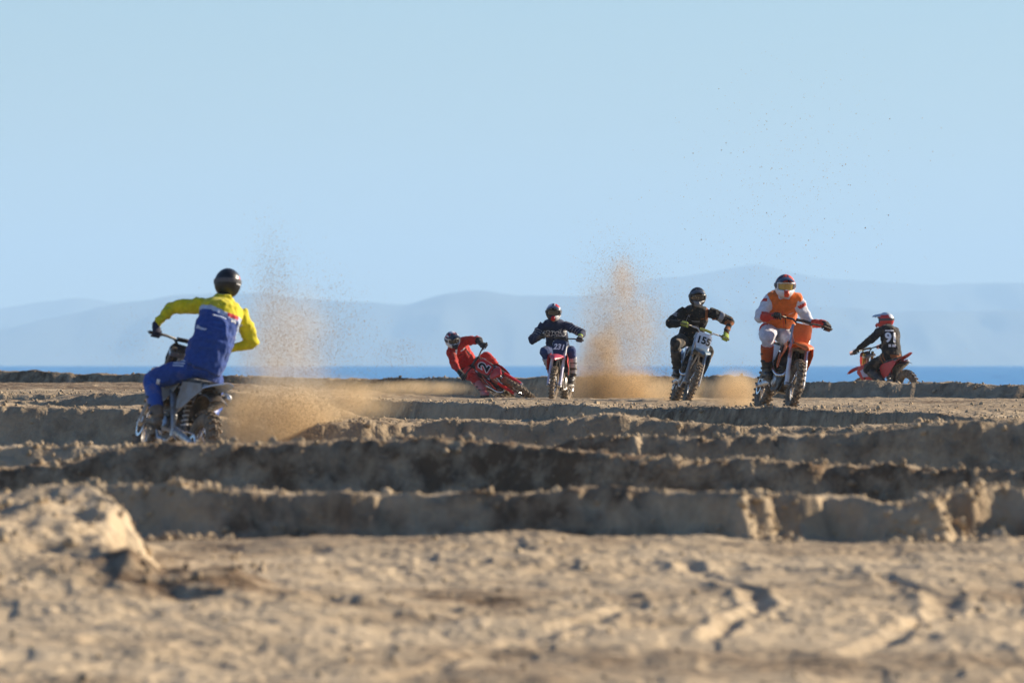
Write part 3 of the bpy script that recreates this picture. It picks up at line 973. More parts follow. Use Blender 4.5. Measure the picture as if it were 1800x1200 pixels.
    for s in (1, -1):
        m.tube([(-0.15, 0.085 * s, 0.395), (-0.40, 0.10 * s, 0.375), (AX_R - 0.05, 0.108 * s, R_R)], [(0.018, 0.045), (0.018, 0.038), (0.016, 0.030)], seg=8)
    m.tube([(-0.34, -0.10, 0.38), (-0.34, 0.10, 0.38)], 0.03, seg=8)
    m.tube([(AX_R, -0.14, R_R), (AX_R, 0.14, R_R)], 0.014, seg=8)
    m.build('swingarm', ALU, bike)
    m = MB()
    m.tube([(-0.20, 0, 0.42), (-0.13, 0, 0.78)], 0.028, seg=10)
    sh = m.build('shock_absorber', DARKM, bike)
    m = MB()
    top = Vector((-0.13, 0, 0.78)); bot = Vector((-0.19, 0, 0.46))
    pts = []
    ax = (top - bot).normalized(); e1 = Vector((0, 1, 0)); e2 = ax.cross(e1)
    for k in range(57):
        a = k / 56 * 7 * 2 * math.pi
        pts.append(bot + (top - bot) * (k / 56) + e1 * 0.042 * math.cos(a) + e2 * 0.042 * math.sin(a))
    m.tube(pts, 0.007, seg=5)
    m.build('spring', c.get('spring', WHITE), sh)

    # engine
    m = MB()
    m.ball((0.10, 0, 0.40), (0.19, 0.115, 0.135), seg=16)
    m.ball((-0.06, 0, 0.42), (0.13, 0.105, 0.115), seg=16)
    m.box((0.06, 0, 0.33), (0.34, 0.19, 0.10))
    eng = m.build('engine', DARKM, bike)
    rot = Matrix.Rotation(R(10), 3, 'Y')
    m = MB()
    for k in range(7):
        m.box(Vector((0.155, 0, 0.50)) + rot @ Vector((0, 0, 0.026 * k)), (0.17 - 0.004 * (k % 2), 0.17, 0.014), rot=rot)
    m.box(Vector((0.155, 0, 0.50)) + rot @ Vector((0, 0, 0.09)), (0.135, 0.135, 0.22), rot=rot)
    m.box(Vector((0.155, 0, 0.50)) + rot @ Vector((0, 0, 0.225)), (0.16, 0.19, 0.08), rot=rot, taper=0.85)
    m.build('cylinder', DARKM, eng)
    for s in (1, -1):
        MB().lathe([(0.004, s * 0.135), (0.075, s * 0.132), (0.095, s * 0.115), (0.095, s * 0.08), (0.004, s * 0.08)], c=(0.10 if s > 0 else 0.04, 0, 0.41), seg=24, closed=False).build('engine_cover', c.get('cover', ALU), eng)
    m = MB()
    m.box((0.12, 0, 0.262), (0.34, 0.17, 0.012)); m.box((0.32, 0, 0.31), (0.02, 0.15, 0.12), rot=Matrix.Rotation(R(30), 3, 'Y'))
    m.build('skid_plate', c.get('skid', BLACK), bike)

    # exhaust
    m = MB()
    m.tube(spline([(0.24, -0.02, 0.60), (0.34, -0.05, 0.57), (0.37, -0.09, 0.48), (0.28, -0.145, 0.46), (0.10, -0.165, 0.52), (-0.08, -0.145, 0.60), (-0.26, -0.135, 0.68)], 22), 0.021, seg=10)
    ex = m.build('exhaust_pipe', STEEL, bike)
    m = MB()
    m.tube([(-0.24, -0.135, 0.675), (-0.29, -0.145, 0.69), (-0.34, -0.15, 0.705), (-0.66, -0.155, 0.82), (-0.71, -0.155, 0.838), (-0.725, -0.155, 0.843)], [0.022, 0.040, (0.046, 0.060), (0.044, 0.058), 0.036, 0.02], seg=12)
    m.build('silencer', c.get('silencer', ALU), ex)

    # radiators behind the shrouds, tank, seat
    for s in (1, -1):
        m = MB()
        m.box((0.335, 0.135 * s, 0.72), (0.035, 0.115, 0.27), rot=Matrix.Rotation(R(-12), 3, 'Y'))
        for k in range(7):
            m.box((0.352 + 0.008 * k - 0.024, 0.135 * s, 0.61 + 0.037 * k), (0.022, 0.118, 0.010), rot=Matrix.Rotation(R(25), 3, 'Y'))
        m.build('radiator', BLACK, bike)
        o = [(0.56, 0.80, 0.19), (0.50, 0.90, 0.185), (0.30, 0.955, 0.125), (0.10, 0.93, 0.095), (-0.03, 0.86, 0.10), (0.02, 0.74, 0.13), (0.15, 0.60, 0.165), (0.30, 0.545, 0.185), (0.37, 0.56, 0.195), (0.44, 0.68, 0.205)]
        MB().plate([(x, y * s, z) for (x, z, y) in o], 0.007, (0.15, s, 0.12)).build('radiator_shroud', shroud_m, bike)
        if c.get('shroud_mark') is not None:
            o2 = [(0.42, 0.83, 0.197), (0.26, 0.89, 0.15), (0.12, 0.80, 0.135), (0.22, 0.69, 0.175), (0.36, 0.70, 0.203)]
            MB().plate([(x, (y + 0.006) * s, z) for (x, z, y) in o2], 0.005, (0.15, s, 0.12)).build('shroud_graphic', c['shroud_mark'], bike)
        o = [(-0.10, 0.865, 0.105), (-0.34, 0.885, 0.11), (-0.58, 0.905, 0.10), (-0.66, 0.86, 0.10), (-0.52, 0.74, 0.135), (-0.38, 0.63, 0.155), (-0.24, 0.60, 0.15), (-0.14, 0.68, 0.13)]
        MB().plate([(x, y * s, z) for (x, z, y) in o], 0.006, (0, s, 0.1)).build('side_panel', c.get('side', WHITE), bike)
        m = MB()
        m.box((PEG.x, (PEG.y - 0.045) * s, PEG.z), (0.05, 0.10, 0.022))
        for k in range(4):
            m.box((PEG.x - 0.02 + 0.013 * k, (PEG.y - 0.045) * s, PEG.z + 0.014), (0.004, 0.10, 0.010))
        m.tube([(PEG.x, 0.10 * s, PEG.z - 0.01), (PEG.x, 0.17 * s, PEG.z)], 0.014, seg=6)
        m.build('footpeg', ALU, bike)
        m = MB()
        if s > 0:
            m.tube([(0.02, 0.125, 0.33), (0.06, 0.15, 0.36), (0.10, 0.19, 0.37)], 0.008, seg=6)
        else:
            m.tube([(-0.14, -0.12, 0.33), (0.02, -0.14, 0.31), (0.08, -0.18, 0.34)], 0.008, seg=6)
        m.build('gear_lever' if s > 0 else 'brake_pedal', ALU, bike)
    st = [(0.30, 0.935, 0.055, 0.05), (0.20, 0.965, 0.075, 0.06), (0.05, 0.955, 0.075, 0.06), (-0.15, 0.925, 0.085, 0.06), (-0.35, 0.93, 0.09, 0.05), (-0.55, 0.945, 0.085, 0.04), (-0.68, 0.95, 0.06, 0.02)]
    rs = []
    for (x, z, w, dp) in st:
        rs.append([Vector((x, w * math.copysign(abs(math.cos(a)) ** 0.6, math.cos(a)), z - dp + dp * math.copysign(abs(math.sin(a)) ** 0.7, math.sin(a)))) for a in [2 * math.pi * k / 14 for k in range(14)]])
    MB().rings(rs).build('seat', c.get('seat', SEATM), bike)
    m = MB()
    m.ball((0.22, 0, 0.83), (0.20, 0.125, 0.11), seg=14)
    m.tube([(0.27, 0, 0.93), (0.275, 0, 0.965)], 0.034, seg=12)
    m.build('fuel_tank', c.get('tank', BLACK), bike)

    # rear fender, kicked up
    rs = []
    for t in [i / 9 for i in range(10)]:
        x = -0.48 - 0.56 * t
        z = 0.885 + 0.105 * t ** 1.1
        w = 0.105 - 0.02 * t - 0.035 * max(0, t - 0.75) * 4
        ring = [Vector((x, w * q, z - 0.045 * abs(q) ** 2.5 * (1 - 0.6 * t))) for q in (-1, -0.75, -0.4, 0, 0.4, 0.75, 1)]
        ring += [p + Vector((0.0, -0.0, -0.010)) for p in reversed(ring)]
        rs.append(ring)
    rf = MB().rings(rs).build('rear_fender', c.get('rear_fender', main), bike)
    m = MB()
    m.plate([(-0.50, -0.07, 0.80), (-0.50, 0.07, 0.80), (-0.42, 0.08, 0.62), (-0.40, 0.06, 0.50), (-0.40, -0.06, 0.50), (-0.42, -0.08, 0.62)], 0.006, (-1, 0, -0.2))
    rs = []
    for t in [i / 8 for i in range(9)]:
        a = R(62 + 62 * t)
        rr = R_R + 0.055 + 0.05 * t
        p = Vector((AX_R + 0.05 + rr * math.cos(a), 0, R_R + 0.10 + rr * math.sin(a)))
        nn = Vector((math.cos(a), 0, math.sin(a)))
        ring = [p + Vector((0, 0.088 * q, 0)) - nn * 0.035 * abs(q) ** 2 for q in (-1, -0.5, 0, 0.5, 1)]
        ring += [q - nn * 0.008 for q in reversed(ring)]
        rs.append(ring)
    m.rings(rs)
    m.build('mud_guard', BLACK, rf)

    # chain
    m = MB()
    m.tube(spline([(-0.10, 0.10, 0.455), (-0.4, 0.10, 0.42), (-0.72, 0.10, 0.428), (-0.80, 0.10, 0.40), (-0.835, 0.10, 0.335), (-0.80, 0.10, 0.27), (-0.72, 0.10, 0.242), (-0.4, 0.10, 0.30), (-0.10, 0.10, 0.385), (-0.07, 0.10, 0.42), (-0.10, 0.10, 0.455)], 34), (0.008), seg=6)
    m.lathe([(0.092, 0.096), (0.092, 0.104), (0.06, 0.104), (0.06, 0.096)], c=(AX_R, 0, R_R), seg=28)
    m.build('chain', STEEL, bike)

    def W(p, steered=False):
        return M @ ((S @ Vector(p)) if steered else Vector(p))
    info = dict(M=M, W=W, yaw=yaw,
                grip={s: W((GRIP.x, GRIP.y * s, GRIP.z), True) for s in (1, -1)},
                bar={s: (W((0.24, 0.415 * s, 1.212), True) - W((0.262, 0.285 * s, 1.222), True)).normalized() for s in (1, -1)},
                peg={s: W((PEG.x, PEG.y * s - 0.035 * s, PEG.z + 0.02)) for s in (1, -1)},
                fwd=(M.to_3x3() @ Vector((1, 0, 0))).normalized(), left=(M.to_3x3() @ Vector((0, 1, 0))).normalized(), up=(M.to_3x3() @ Vector((0, 0, 1))).normalized())
    return info
# ------------------------------------------------------------------ riders
SKIN = surf('skin', (0.42, 0.26, 0.19), rough=0.6, dirt=0.05, vary=0.05)
STRAP = plastic('boot_strap', (0.03, 0.03, 0.035), dirt=0.3)
SOLE = surf('boot_sole', (0.02, 0.02, 0.02), rough=0.9, dirt=0.6)
UPPER_ARM, FORE_ARM, THIGH, SHIN = 0.305, 0.275, 0.435, 0.43


def two_bone(a, c, l1, l2, hint):
    d = c - a
    L = d.length
    if L > (l1 + l2) * 0.985:
        k = L / ((l1 + l2) * 0.985)
        l1, l2 = l1 * k, l2 * k
    x = (l1 * l1 - l2 * l2 + L * L) / (2 * L)
    h = math.sqrt(max(l1 * l1 - x * x, 1e-6))
    t = d / L
    p = hint - a
    p = p - t * p.dot(t)
    if p.length < 1e-4:
        p = Vector((0, 0, -1)) - t * t.dot(Vector((0, 0, -1)))
    return a + t * x + p.normalized() * h


def along(pts, fr):
    """point at fraction fr of the polyline"""
    ls = [(pts[i + 1] - pts[i]).length for i in range(len(pts) - 1)]
    s = fr * sum(ls)
    for i, l in enumerate(ls):
        if s <= l or i == len(ls) - 1:
            return pts[i].lerp(pts[i + 1], min(1, s / l))
        s -= l


def limb(m, a, b, c, radii, n=13):
    """bent limb a-b-c with softly rounded joint; radii at fractions of the whole length"""
    pa = [a.lerp(b, t) for t in (0, 0.5, 0.86)] + [b + ((a + c) / 2 - b) * 0.05] + [b.lerp(c, t) for t in (0.14, 0.5, 1.0)]
    pts = spline(pa, n)
    fr = [r[0] for r in radii]
    rv = [r[1] for r in radii]
    rs = [float(np.interp(i / (n - 1), fr, rv)) for i in range(n)]
    m.tube(pts, rs, seg=14)


def solid(name, m, voxel, smooth, folds=0.0, seed=0, fold_scale=(9, 9, 9)):
    """fuse overlapping shells into one continuous skin"""
    me = bpy.data.meshes.new(name)
    me.from_pydata(m.v, [], m.f)
    bm = bmesh.new(); bm.from_mesh(me)
    bmesh.ops.remove_doubles(bm, verts=bm.verts, dist=1e-6)
    bmesh.ops.recalc_face_normals(bm, faces=bm.faces)
    bm.to_mesh(me); bm.free()
    ob = bpy.data.objects.new(name, me)
    COL.objects.link(ob)
    r = ob.modifiers.new('fuse', 'REMESH'); r.mode = 'VOXEL'; r.voxel_size = voxel; r.use_smooth_shade = True
    s = ob.modifiers.new('ease', 'SMOOTH'); s.factor = 0.5; s.iterations = smooth
    dg = bpy.context.evaluated_depsgraph_get()
    out = bpy.data.meshes.new_from_object(ob.evaluated_get(dg))
    bpy.data.objects.remove(ob); bpy.data.meshes.remove(me)
    out.name = name
    n = len(out.vertices)
    co = np.empty(n * 3, np.float32); out.vertices.foreach_get('co', co); co = co.reshape(-1, 3).astype(np.float64)
    if folds > 0:
        nr = np.empty(n * 3, np.float32); out.vertices.foreach_get('normal', nr); nr = nr.reshape(-1, 3)
        q = co * np.array(fold_scale)
        q = q + 0.8 * np.stack([noise3(co * 6, seed + 1), noise3(co * 6, seed + 2), noise3(co * 6, seed + 3)], 1)
        d = (1 - np.abs(noise3(q, seed))) ** 2 - 0.45 + 0.35 * noise3(co * 28, seed + 7)
        co = co + nr * (d * folds)[:, None]
        out.vertices.foreach_set('co', co.astype(np.float32).ravel())
    out.polygons.foreach_set('use_smooth', np.ones(len(out.polygons), dtype=bool))
    out.update()
    return out


def paint(me, mats, fn):
    for m in mats:
        me.materials.append(m)
    if fn is None or len(mats) == 1:
        return
    idx = [fn(p.center) for p in me.polygons]
    me.polygons.foreach_set('material_index', idx)


def seg_param(p, a, b):
    d = b - a
    t = max(0, min(1, (p - a).dot(d) / d.length_squared))
    return t, (p - (a + d * t)).length


def decal(name, target_bvh, me, M, direction, parent, mat, lift=0.004):
    """lay flat lettering onto a curved garment"""
    bm = bmesh.new(); bm.from_mesh(me)
    bmesh.ops.triangulate(bm, faces=bm.faces)
    for _ in range(4):
        es = [e for e in bm.edges if e.calc_length() > 0.014]
        if not es: break
        bmesh.ops.subdivide_edges(bm, edges=es, cuts=1)
        bmesh.ops.triangulate(bm, faces=bm.faces)
    d = Vector(direction).normalized()
    dead = []
    for v in bm.verts:
        p = M @ v.co
        h = target_bvh.ray_cast(p - d * 0.5, d, 1.2)
        if h[0] is None:
            dead.append(v)
        else:
            v.co = h[0] - d * lift
    bmesh.ops.delete(bm, geom=dead, context='VERTS')
    bm.to_mesh(me); bm.free()
    return link_mesh(name, me, parent, [mat])


def helmet(person, org, ctr, face, up, g):
    M = Matrix.Translation(ctr - org) @ frame(face, up).to_4x4()
    nl, ns = 22, 40
    shell = MB()
    rows = []
    for i in range(nl + 1):
        th = math.pi * (0.0 + 0.86 * i / nl)
        ring = []
        for j in range(ns):
            a = 2 * math.pi * j / ns
            d = Vector((math.sin(th) * math.cos(a), math.sin(th) * math.sin(a), math.cos(th)))
            x, y, z = d.x * 0.146, d.y * 0.124, d.z * 0.142
            if d.x > 0:
                chin = max(0, min(1, (-d.z - 0.05) / 0.45))
                x += 0.062 * chin * d.x * (1 - 0.35 * abs(d.y))
                y *= 1 - 0.18 * chin * d.x
            else:
                x *= 1 - 0.10 * max(0, -d.z)
            z = max(z, -0.128 + 0.012 * d.x)
            ring.append((Vector((x, y, z)), d))
        rows.append(ring)
    vs = [p for r in rows for (p, _) in r]
    fs, mi = [], []
    for i in range(nl):
        for j in range(ns):
            j2 = (j + 1) % ns
            dd = (rows[i][j][1] + rows[i + 1][j2][1]).normalized()
            az = math.atan2(dd.y, dd.x)
            if dd.x > 0.2 and abs(az) < 1.06 and -0.30 + 0.10 * abs(az) < dd.z < 0.40 - 0.12 * abs(az):
                continue
            fs.append((i * ns + j, i * ns + j2, (i + 1) * ns + j2, (i + 1) * ns + j))
            mi.append(g['paint'](dd))
    shell.add(vs, fs)
    shell.m = mi
    me_o = shell.build('helmet', g['shell'], person, M, angle=70)
    so = me_o.modifiers.new('thick', 'SOLIDIFY'); so.thickness = 0.012; so.offset = -1
    me_o.data.update()
    # chin bar vent and nose piece
    m = MB()
    m.tube([(0.160, 0, -0.045), (0.180, 0, -0.075), (0.168, 0, -0.112)], [(0.026, 0.012), (0.034, 0.016), (0.024, 0.012)], seg=10, side=(0, 1, 0))
    m.build('chin_vent', g.get('chin', BLACK), me_o, M)
    # peak
    rs = []
    for t in [k / 7 for k in range(8)]:
        x = 0.075 + 0.145 * t
        w = 0.098 - 0.012 * t - 0.03 * max(0, t - 0.8) * 3
        z = 0.120 + 0.014 * math.sin(t * 1.9) - 0.036 * t
        ring = [Vector((x - 0.03 * q * q * (1 - t), w * q, z - 0.040 * abs(q) ** 2.2 * (1.25 - 0.55 * t))) for q in (-1, -0.7, -0.35, 0, 0.35, 0.7, 1)]
        ring += [p - Vector((0, 0, 0.007)) for p in reversed(ring)]
        rs.append(ring)
    MB().rings(rs).build('visor', g.get('visor', g['shell'][0]), me_o, M)
    # goggles: lens and frame in the eye port
    vs, fs = [], []
    na, nz = 13, 6
    for i in range(nz):
        for j in range(na):
            a = -0.98 + 1.96 * j / (na - 1)
            z = -0.046 + 0.096 * i / (nz - 1)
            z = z * (1 - 0.18 * abs(a)) + (0.012 if abs(a) < 0.16 and i == 0 else 0)
            vs.append(Vector((0.128 * math.cos(a), 0.114 * math.sin(a), z)))
    fs = [(i * na + j, i * na + j + 1, (i + 1) * na + j + 1, (i + 1) * na + j) for i in range(nz - 1) for j in range(na - 1)]
    gl = MB().add(vs, fs).build('goggles', g.get('lens', LENS_DARK), me_o, M)
    so = gl.modifiers.new('thick', 'SOLIDIFY'); so.thickness = 0.004
    edge = [vs[j] for j in range(na)] + [vs[i * na + na - 1] for i in range(1, nz)] + [vs[(nz - 1) * na + j] for j in range(na - 2, -1, -1)] + [vs[i * na] for i in range(nz - 2, 0, -1)]
    edge = [p * 1.045 for p in edge]
    MB().tube(edge + edge[:2], 0.0095, seg=6).build('goggle_frame', g.get('frame', BLACK), gl, M)
    # strap of the goggles round the back of the shell
    arc = [Vector((0.150 * math.cos(a), 0.128 * math.sin(a), 0.012)) for a in [R(58 + 244 * k / 24) for k in range(25)]]
    MB().tube(arc, [(0.020, 0.003)] * 25, seg=6, side=(0, 0, 1)).build('goggle_strap', g.get('strap', STRAP_GREY), gl, M)
    return me_o


STRAP_GREY = cloth('goggle_strap_web', (0.10, 0.10, 0.11), dirt=0.1)


def glass(name, color, rough=0.08):
    m, nt, bs = nodes_of(name)
    bs.inputs['Base Color'].default_value = c4(color)
    bs.inputs['Roughness'].default_value = rough
    bs.inputs['Specular IOR Level'].default_value = 0.8
    bs.inputs['Coat Weight'].default_value = 0.6
    return m


LENS_DARK = glass('dark_lens', (0.03, 0.028, 0.03))
LENS_GOLD = glass('gold_mirror_lens', (0.42, 0.28, 0.05), 0.12)


def rider(bk, label, pose, g):
    """bk: the motorcycle's points; pose: joints; g: gear"""
    P = pose['pelvis']
    SH = pose['shoulder']
    HC = pose['head']
    lat_s = (SH[1] - SH[-1]).normalized()
    lat_h = pose.get('hip_axis', bk['left'])
    mid_s = (SH[1] + SH[-1]) / 2
    N = mid_s + (HC - mid_s).normalized() * 0.05
    U = (mid_s - P).normalized()
    fwd = lat_s.cross(U).normalized()
    org = Vector((P.x, P.y, bk['M'].translation.z))

    # arms and legs
    EL, WR, HIP, KN, AN, TOE = {}, {}, {}, {}, {}, {}
    for s in (1, -1):
        gp = bk['grip'][s] if s not in pose.get('hand', {}) else pose['hand'][s]
        el_hint = pose['elbow'][s]
        w = (el_hint - gp); w = (w - bk['bar'][s] * w.dot(bk['bar'][s])).normalized()
        WR[s] = gp + w * 0.072 + bk['up'] * 0.018
        EL[s] = two_bone(SH[s], WR[s], UPPER_ARM, FORE_ARM, el_hint)
        HIP[s] = P + lat_h * (0.09 * s) - bk['up'] * 0.02
        fd = pose.get('foot_dir', {}).get(s, bk['fwd'])
        AN[s] = pose['ankle'][s] if s in pose.get('ankle', {}) else bk['peg'][s] - bk['fwd'] * 0.07 + bk['up'] * 0.105
        KN[s] = two_bone(HIP[s], AN[s], THIGH, SHIN, pose['knee'][s])
        TOE[s] = fd.normalized()
    # spine
    sp = spline([P - U * 0.02, P.lerp(mid_s, 0.45) - fwd * pose.get('slouch', 0.03), P.lerp(mid_s, 0.8) - fwd * pose.get('slouch', 0.03) * 0.8, mid_s, N + (HC - N) * 0.34], 15)

    def torso(m, grow, lo=0, hi=15):
        grow = grow + (pose.get('bulk', 0) if grow > -0.02 and hi > 13 else 0)
        wd = [(0, .172, .132), (.15, .178, .134), (.36, .172, .126), (.6, .180, .130), (.74, .188, .126), (.83, .165, .108), (.90, .105, .085), (.95, .072, .070), (1, .062, .062)]
        pts, rads, sides = [], [], []
        for i in range(lo, hi):
            t = i / 14
            pts.append(sp[i])
            rads.append((float(np.interp(t, [q[0] for q in wd], [q[1] for q in wd])) + grow, float(np.interp(t, [q[0] for q in wd], [q[2] for q in wd])) + grow))
            k = min(1, t / 0.8)
            sides.append((lat_h * (1 - k) + lat_s * k).normalized())
        m.tube(pts, rads, seg=20, side=sides)

    # body: one continuous figure, head to feet
    m = MB()
    torso(m, -0.032)
    hf = frame(pose['face'], pose.get('head_up', Vector((0, 0, 1))))
    m.tube([N - U * 0.06, N, HC - hf @ Vector((0, 0, 0.05))], [0.07, 0.058, 0.055], seg=12)
    m.ball(HC, (0.095, 0.075, 0.112), seg=16, rot=hf)
    m.ball(HC + hf @ Vector((0.092, 0, -0.015)), (0.016, 0.013, 0.022), seg=8, rot=hf)
    for s in (1, -1):
        m.ball(HC + hf @ Vector((-0.005, 0.077 * s, -0.01)), (0.022, 0.01, 0.03), seg=8, rot=hf)
        limb(m, SH[s], EL[s], WR[s], [(0, .046), (.25, .042), (.5, .036), (.65, .037), (1, .027)])
        gp = bk['grip'][s] if s not in pose.get('hand', {}) else pose['hand'][s]
        m.ball(WR[s].lerp(gp, 0.5) + bk['up'] * 0.012, 0.026, seg=8)
        limb(m, HIP[s], KN[s], AN[s], [(0, .070), (.25, .068), (.5, .050), (.62, .050), (1, .036)])
        m.tube([AN[s] - TOE[s] * 0.04 - bk['up'] * 0.05, AN[s] + TOE[s] * 0.15 - bk['up'] * 0.065], [0.034, 0.026], seg=8)
    off = [tuple(Vector(v) - org) for v in m.v]
    m.v = off
    person = link_mesh('person', solid('person', m, 0.020, 2), None, [SKIN])
    person.location = org
    tag(person, label, 'person', 'motocross riders')

    loc = lambda q: q - org
    sh, el, wr, kn, an, hip = ({s: loc(d[s]) for s in (1, -1)} for d in (SH, EL, WR, KN, AN, HIP))
    p0, m0 = loc(P), loc(mid_s)
    H = (m0 - p0).length

    def area(q):
        """which part of the jersey: ('arm', side, t 0..2) or ('torso', u left, v up, w front)"""
        best = None
        for s in (1, -1):
            t1, d1 = seg_param(q, sh[s], el[s])
            t2, d2 = seg_param(q, el[s], wr[s])
            d, t = (d1, t1) if d1 < d2 else (d2, 1 + t2)
            if best is None or d < best[0]:
                best = (d, s, t)
        r = q - p0
        v = r.dot(U) / H
        ax = p0 + U * (v * H)
        u = (q - m0).dot(lat_s) / 0.19
        w = (q - ax).dot(fwd)
        if best[0] < 0.085 and (abs(u) > 0.88 or best[2] > 0.45):
            return ('arm', best[1], best[2], w)
        return ('torso', u, v, w)

    sd = pose.get('seed', 1)
    m = MB()
    torso(m, 0.004)
    for s in (1, -1):
        limb(m, SH[s] + (mid_s - SH[s]) * 0.15, EL[s], WR[s], [(0, .076), (.2, .073), (.40, .066), (.5, .062), (.62, .060), (.85, .046), (1, .038)], n=15)
    m.v = [tuple(Vector(v) - org) for v in m.v]
    me = solid('jersey', m, 0.012, 3, folds=0.019, seed=sd * 31, fold_scale=(7, 7, 10))
    paint(me, g['jersey'], (lambda q: g['jersey_fn'](*area(q))) if g.get('jersey_fn') else None)
    jersey = link_mesh('jersey', me, person)

    def leg_area(q):
        best = None
        for s in (1, -1):
            t1, d1 = seg_param(q, hip[s], kn[s])
            t2, d2 = seg_param(q, kn[s], an[s])
            d, t = (d1, t1) if d1 < d2 else (d2, 1 + t2)
            if best is None or d < best[0]:
                best = (d, s, t)
        d, s, t = best
        a, b = (hip[s], kn[s]) if t < 1 else (kn[s], an[s])
        c = a.lerp(b, t if t < 1 else t - 1)
        return (s, t, (q - c).dot(bk['fwd']) / 0.08, (q - c).dot(bk['left']) * s / 0.08)

    m = MB()
    m.tube([P - bk['up'] * 0.085, P - bk['up'] * 0.04, P + U * 0.03, P + U * 0.10], [(.12, .10), (.168, .135), (.166, .132), (.150, .115)], seg=18, side=lat_h)
    for s in (1, -1):
        limb(m, HIP[s], KN[s], AN[s], [(0, .108), (.2, .102), (.40, .086), (.5, .084), (.58, .078), (.75, .066), (1, .050)], n=15)
    m.v = [tuple(Vector(v) - org) for v in m.v]
    me = solid('trousers', m, 0.012, 3, folds=0.016, seed=sd * 57 + 3, fold_scale=(8, 8, 8))
    paint(me, g['trousers'], (lambda q: g['trousers_fn'](*leg_area(q))) if g.get('trousers_fn') else None)
    trousers = link_mesh('trousers', me, person)

    T0 = Matrix.Translation(-org)
    for s in (1, -1):
        f = TOE[s]
        shin = (KN[s] - AN[s]).normalized()
        side = f.cross(shin)
        side = side.normalized() if side.length > 0.05 else bk['left']
        dn = pose.get('foot_down', {}).get(s, -bk['up'])
        dn = (dn - f * dn.dot(f)).normalized()
        m = MB()
        m.tube([AN[s].lerp(KN[s], 0.76) + f * 0.004, AN[s].lerp(KN[s], 0.60), AN[s].lerp(KN[s], 0.35), AN[s].lerp(KN[s], 0.12), AN[s] - shin * 0.02], [(.082, .080), (.078, .078), (.072, .074), (.060, .066), (.055, .066)], seg=14, side=side)
        a0 = AN[s] + dn * 0.050
        m.tube([a0 - f * 0.085, a0 - f * 0.05, a0 + f * 0.03 - dn * 0.005, a0 + f * 0.10 + dn * 0.012, a0 + f * 0.165 + dn * 0.020, a0 + f * 0.195 + dn * 0.024], [(.032, .036), (.046, .052), (.050, .058), (.050, .044), (.044, .032), (.026, .018)], seg=14, side=dn.cross(f))
        m.v = [tuple(Vector(v) - org) for v in m.v]
        me = solid('boot', m, 0.012, 2, folds=0.003, seed=sd + 9)
        an_l, kn_l = an[s], kn[s]
        paint(me, g['boot'], (lambda q: g['boot_fn'](seg_param(q, an_l, kn_l)[0])) if g.get('boot_fn') else None)
        boot = link_mesh('boot', me, person)
        b = MB()
        rot = Matrix((f, dn.cross(f) * -1, -dn)).transposed()
        b0 = a0 + dn * 0.050
        outl = [(-0.09, 0.030), (-0.06, 0.044), (0.0, 0.042), (0.10, 0.050), (0.17, 0.042), (0.20, 0.018)]
        ring = [b0 + rot @ Vector((x, y, 0)) for x, y in outl] + [b0 + rot @ Vector((x, -y, 0)) for x, y in reversed(outl)]
        b.rings([[p + dn * 0.012 for p in ring], [p - dn * 0.014 for p in ring]])
        b.build('sole', SOLE, boot, T0, smooth=False)
        for k, fr in enumerate((0.08, 0.30, 0.52)):
            c0 = AN[s].lerp(KN[s], fr)
            rr = 0.068 + 0.016 * fr
            out = side * (1 if side.dot(bk['left']) * s > 0 else -1)
            q = MB()
            arc = [c0 + (out * math.cos(t) + f * math.sin(t)) * (rr + 0.001) for t in [R(-25 + 19 * i) for i in range(8)]]
            q.tube(arc, [(0.013, 0.005)] * 8, seg=6, side=shin)
            q.build('buckle', g.get('buckle', STRAP), boot, T0)

    # gloved hands closed round the grips
    for s in (1, -1):
        gp = bk['grip'][s] if s not in pose.get('hand', {}) else pose['hand'][s]
        a = bk['bar'][s]
        w = (WR[s] - gp); w = (w - a * w.dot(a)).normalized()
        n = a.cross(w)
        if n.dot(bk['up']) < 0: n = -n
        m = MB()
        m.tube([WR[s] + (WR[s] - EL[s]).normalized() * -0.05, WR[s], WR[s].lerp(gp + n * 0.030 + w * 0.02, 0.6), gp + n * 0.034 - w * 0.004], [(0.036, 0.034), (0.037, 0.028), (0.046, 0.022), (0.045, 0.016)], seg=12, side=a)
        for k in range(4):
            o = gp + a * (-0.033 + 0.0215 * k)
            end = (255, 268, 262, 240)[k]
            arc = [o + (w * math.cos(t) + n * math.sin(t)) * 0.0295 for t in [R(70 + (end - 70) * i / 7) for i in range(8)]]
            m.tube(arc, [0.0105, 0.0112, 0.011, 0.0108, 0.0105, 0.010, 0.0095, 0.007], seg=8)
        arc = [gp + a * (-0.040 - 0.012 * i / 5) + (w * math.cos(t) + n * math.sin(t)) * 0.030 for i, t in enumerate([R(60 - 150 * i / 5) for i in range(6)])]
        m.tube(arc, [0.014, 0.0135, 0.0125, 0.012, 0.011, 0.008], seg=8)
        m.build('glove', g['glove'], person, T0)
    helmet(person, org, HC, pose['face'], pose.get('head_up', Vector((0, 0, 1))), g['helmet'])

    if g.get('vest') is not None:
        m = MB()
        torso(m, 0.028, 2, 14)
        for s in (1, -1):
            m.ball(SH[s] + (mid_s - SH[s]) * 0.22 + U * 0.012, (0.085, 0.095, 0.075), seg=14)
        m.v = [tuple(Vector(v) - org) for v in m.v]
        me = solid('vest', m, 0.012, 4, folds=0.015, seed=sd + 77, fold_scale=(6, 6, 8))
        me.materials.append(g['vest'])
        v = link_mesh('vest', me, person)
        bt = BVHTree.FromPolygons([q.co.copy() for q in me.vertices], [list(p.vertices) for p in me.polygons])
        for d in g.get('vest_marks', []):
            lay(bt, d, m0, lat_s, U, fwd, v, 'zip_pull')
    bt = BVHTree.FromPolygons([q.co.copy() for q in jersey.data.vertices], [list(p.vertices) for p in jersey.data.polygons])
